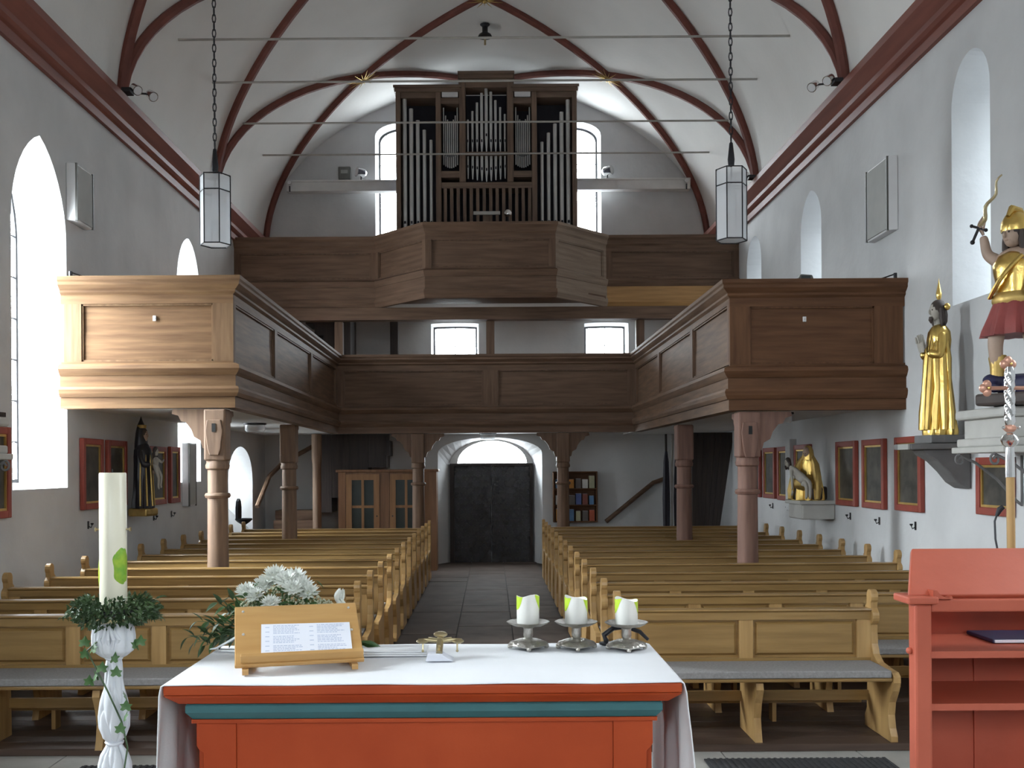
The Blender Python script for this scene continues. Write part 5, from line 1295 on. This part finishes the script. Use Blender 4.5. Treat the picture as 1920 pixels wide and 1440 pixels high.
obj('reading_board',MB().add(vs,[(0,1,2,3),(7,6,5,4),(0,4,5,1),(1,5,6,2),(2,6,7,3),(3,7,4,0)]),'lect',le,bevel=.004)
for z in (1.285,1.118,.80): obj('shelf',MB().prism([(LX0+.057-ox,LY0+.03-oy),(LX1-.057-ox,LY0+.03-oy),(LX1-.20-ox,LY1-.03-oy),(LX0+.20-ox,LY1-.03-oy)],'z',z-CF,z+.022-CF),'lect',le)
obj('side_knob',MB().ball((LX0-.006-ox,LY0+.03-oy,1.31-CF),.011,10,6),'lect',le)
bk=tag(obj('service_book',MB().box(1.66,1.90,3.36,3.55,1.3085,1.322),'navy',None,bevel=.004),'dark book lying on the top shelf inside the lectern','book')
obj('pages',MB().box(1.665,1.904,3.356,3.546,1.311,1.320),'paper',bk)
lmq=thing('lectern_microphone','black gooseneck microphone on the lectern top','microphone',(1.70,3.40,1.600))
p0=at(1862,1034,3.42); 
obj('gooseneck',MB().tube([(0,0,.0),(.0,.02,.05),(.003,.03,.11),(.012,.03,.135)],.0035,8),'iron',lmq)
obj('capsule',MB().tube([(.010,.03,.128),(.018,.025,.150),(.028,.02,.160)],[.006,.010,.008],10),'iron',lmq)
obj('mount',MB().lathe([(.015,.0),(.015,.008),(.006,.014)],12),'iron',lmq)
pxx=thing('processional_cross','processional cross on a wooden pole behind the lectern','cross',(1.905,3.72,CF))
obj('pole',MB().tube([(.012,0,.001),(.0,0,1.64)],.0145,14),'pew_z',pxx)
obj('sleeve',MB().lathe([(.0165,1.625),(.0155,1.70),(.0145,1.735)],18),'chrome',pxx)
obj('knop',MB().lathe([(.010,1.732),(.026,1.745),(.032,1.76),(.026,1.775),(.010,1.788)],20),'chrome',pxx)
obj('collar',MB().lathe([(.012,1.79),(.022,1.80),(.022,1.81),(.012,1.818)],16),'copper',pxx)
m=MB().lathe([(.013,1.815)]+[(.0175,1.83+.006*k) for k in range(31)]+[(.013,2.03)],24,(0,0,0),1,1,lambda t,z:1+.10*math.sin(5*t+z*150)); obj('twisted_stem',m,'chrome',pxx)
for zz in (1.80,): 
    for s_ in (-1,1): obj('pin',MB().ball((s_*.028,-.01,1.806),.006,8,5),'chrome',pxx)
zc=1.952
m=MB().tube([(-.075,0,zc),(.075,0,zc)],.013,10,flat=.6); m.tube([(0,.012,zc-.06),(0,.012,zc+.075)],.013,10,flat=.6)
obj('cross_bar',m,'copper',pxx)
for (x,z) in ((-.082,zc),(.082,zc),(0,zc+.088)):
    m=MB(); 
    for a in range(3):
        t={0:PI,1:0,2:PI/2}[(0 if x<0 else 1 if x>0 else 2)]+(a-1)*1.5; m.ball((x+.014*math.cos(t),0 if x else .01,z+.014*math.sin(t)),.017,12,7,(1,.5,1))
    e=obj('trefoil_end',m,'copper',pxx); obj('stud',MB().ball((x,-.012,z),.005,8,5),'gold',e)

# ------------------------------------------------------------------ small things on the gallery rails and panels
o=thing('rail_lamp','small dark lamp housing on the right gallery rail','lamp',(3.42,11.02,3.922))
obj('housing',MB().prism([(-.09,0),(.09,0),(.07,.05),(-.05,.06)],'y',-.05,.05),'speaker_b',o,bevel=.008); obj('lens',MB().box(-.05,.05,-.056,-.05,.01,.04),'glassd',o)
for x,z0,y,l in ((4.40,3.921,11.0,'short dark peg at the wall end of the right gallery rail'),(-4.52,3.981,10.92,'short dark peg at the wall end of the left gallery rail')):
    m=MB().tube([(x,y,z0),(x,y,z0+.07)],.02,8); m.tube([(x,y,z0+.06),(x-.16*(1 if x>0 else -1),y+.1,z0+.012)],.008,6); tag(obj('rail_peg',m,'iron'),l,'peg')
for x,y,z,l in ((-3.62,10.934,3.54,'tiny white hook on the pale left gallery end panel'),(3.42,11.034,3.50,'tiny white hook on the dark right gallery end panel')):
    m=MB().box(x-.018,x+.018,y-.016,y+.004,z-.028,z+.028); h_=obj('panel_hook',m,'whitebox',bevel=.004); tag(h_,l,'hook'); obj('screw',MB().ball((x,y-.018,z),.007,8,5),'chrome',h_)
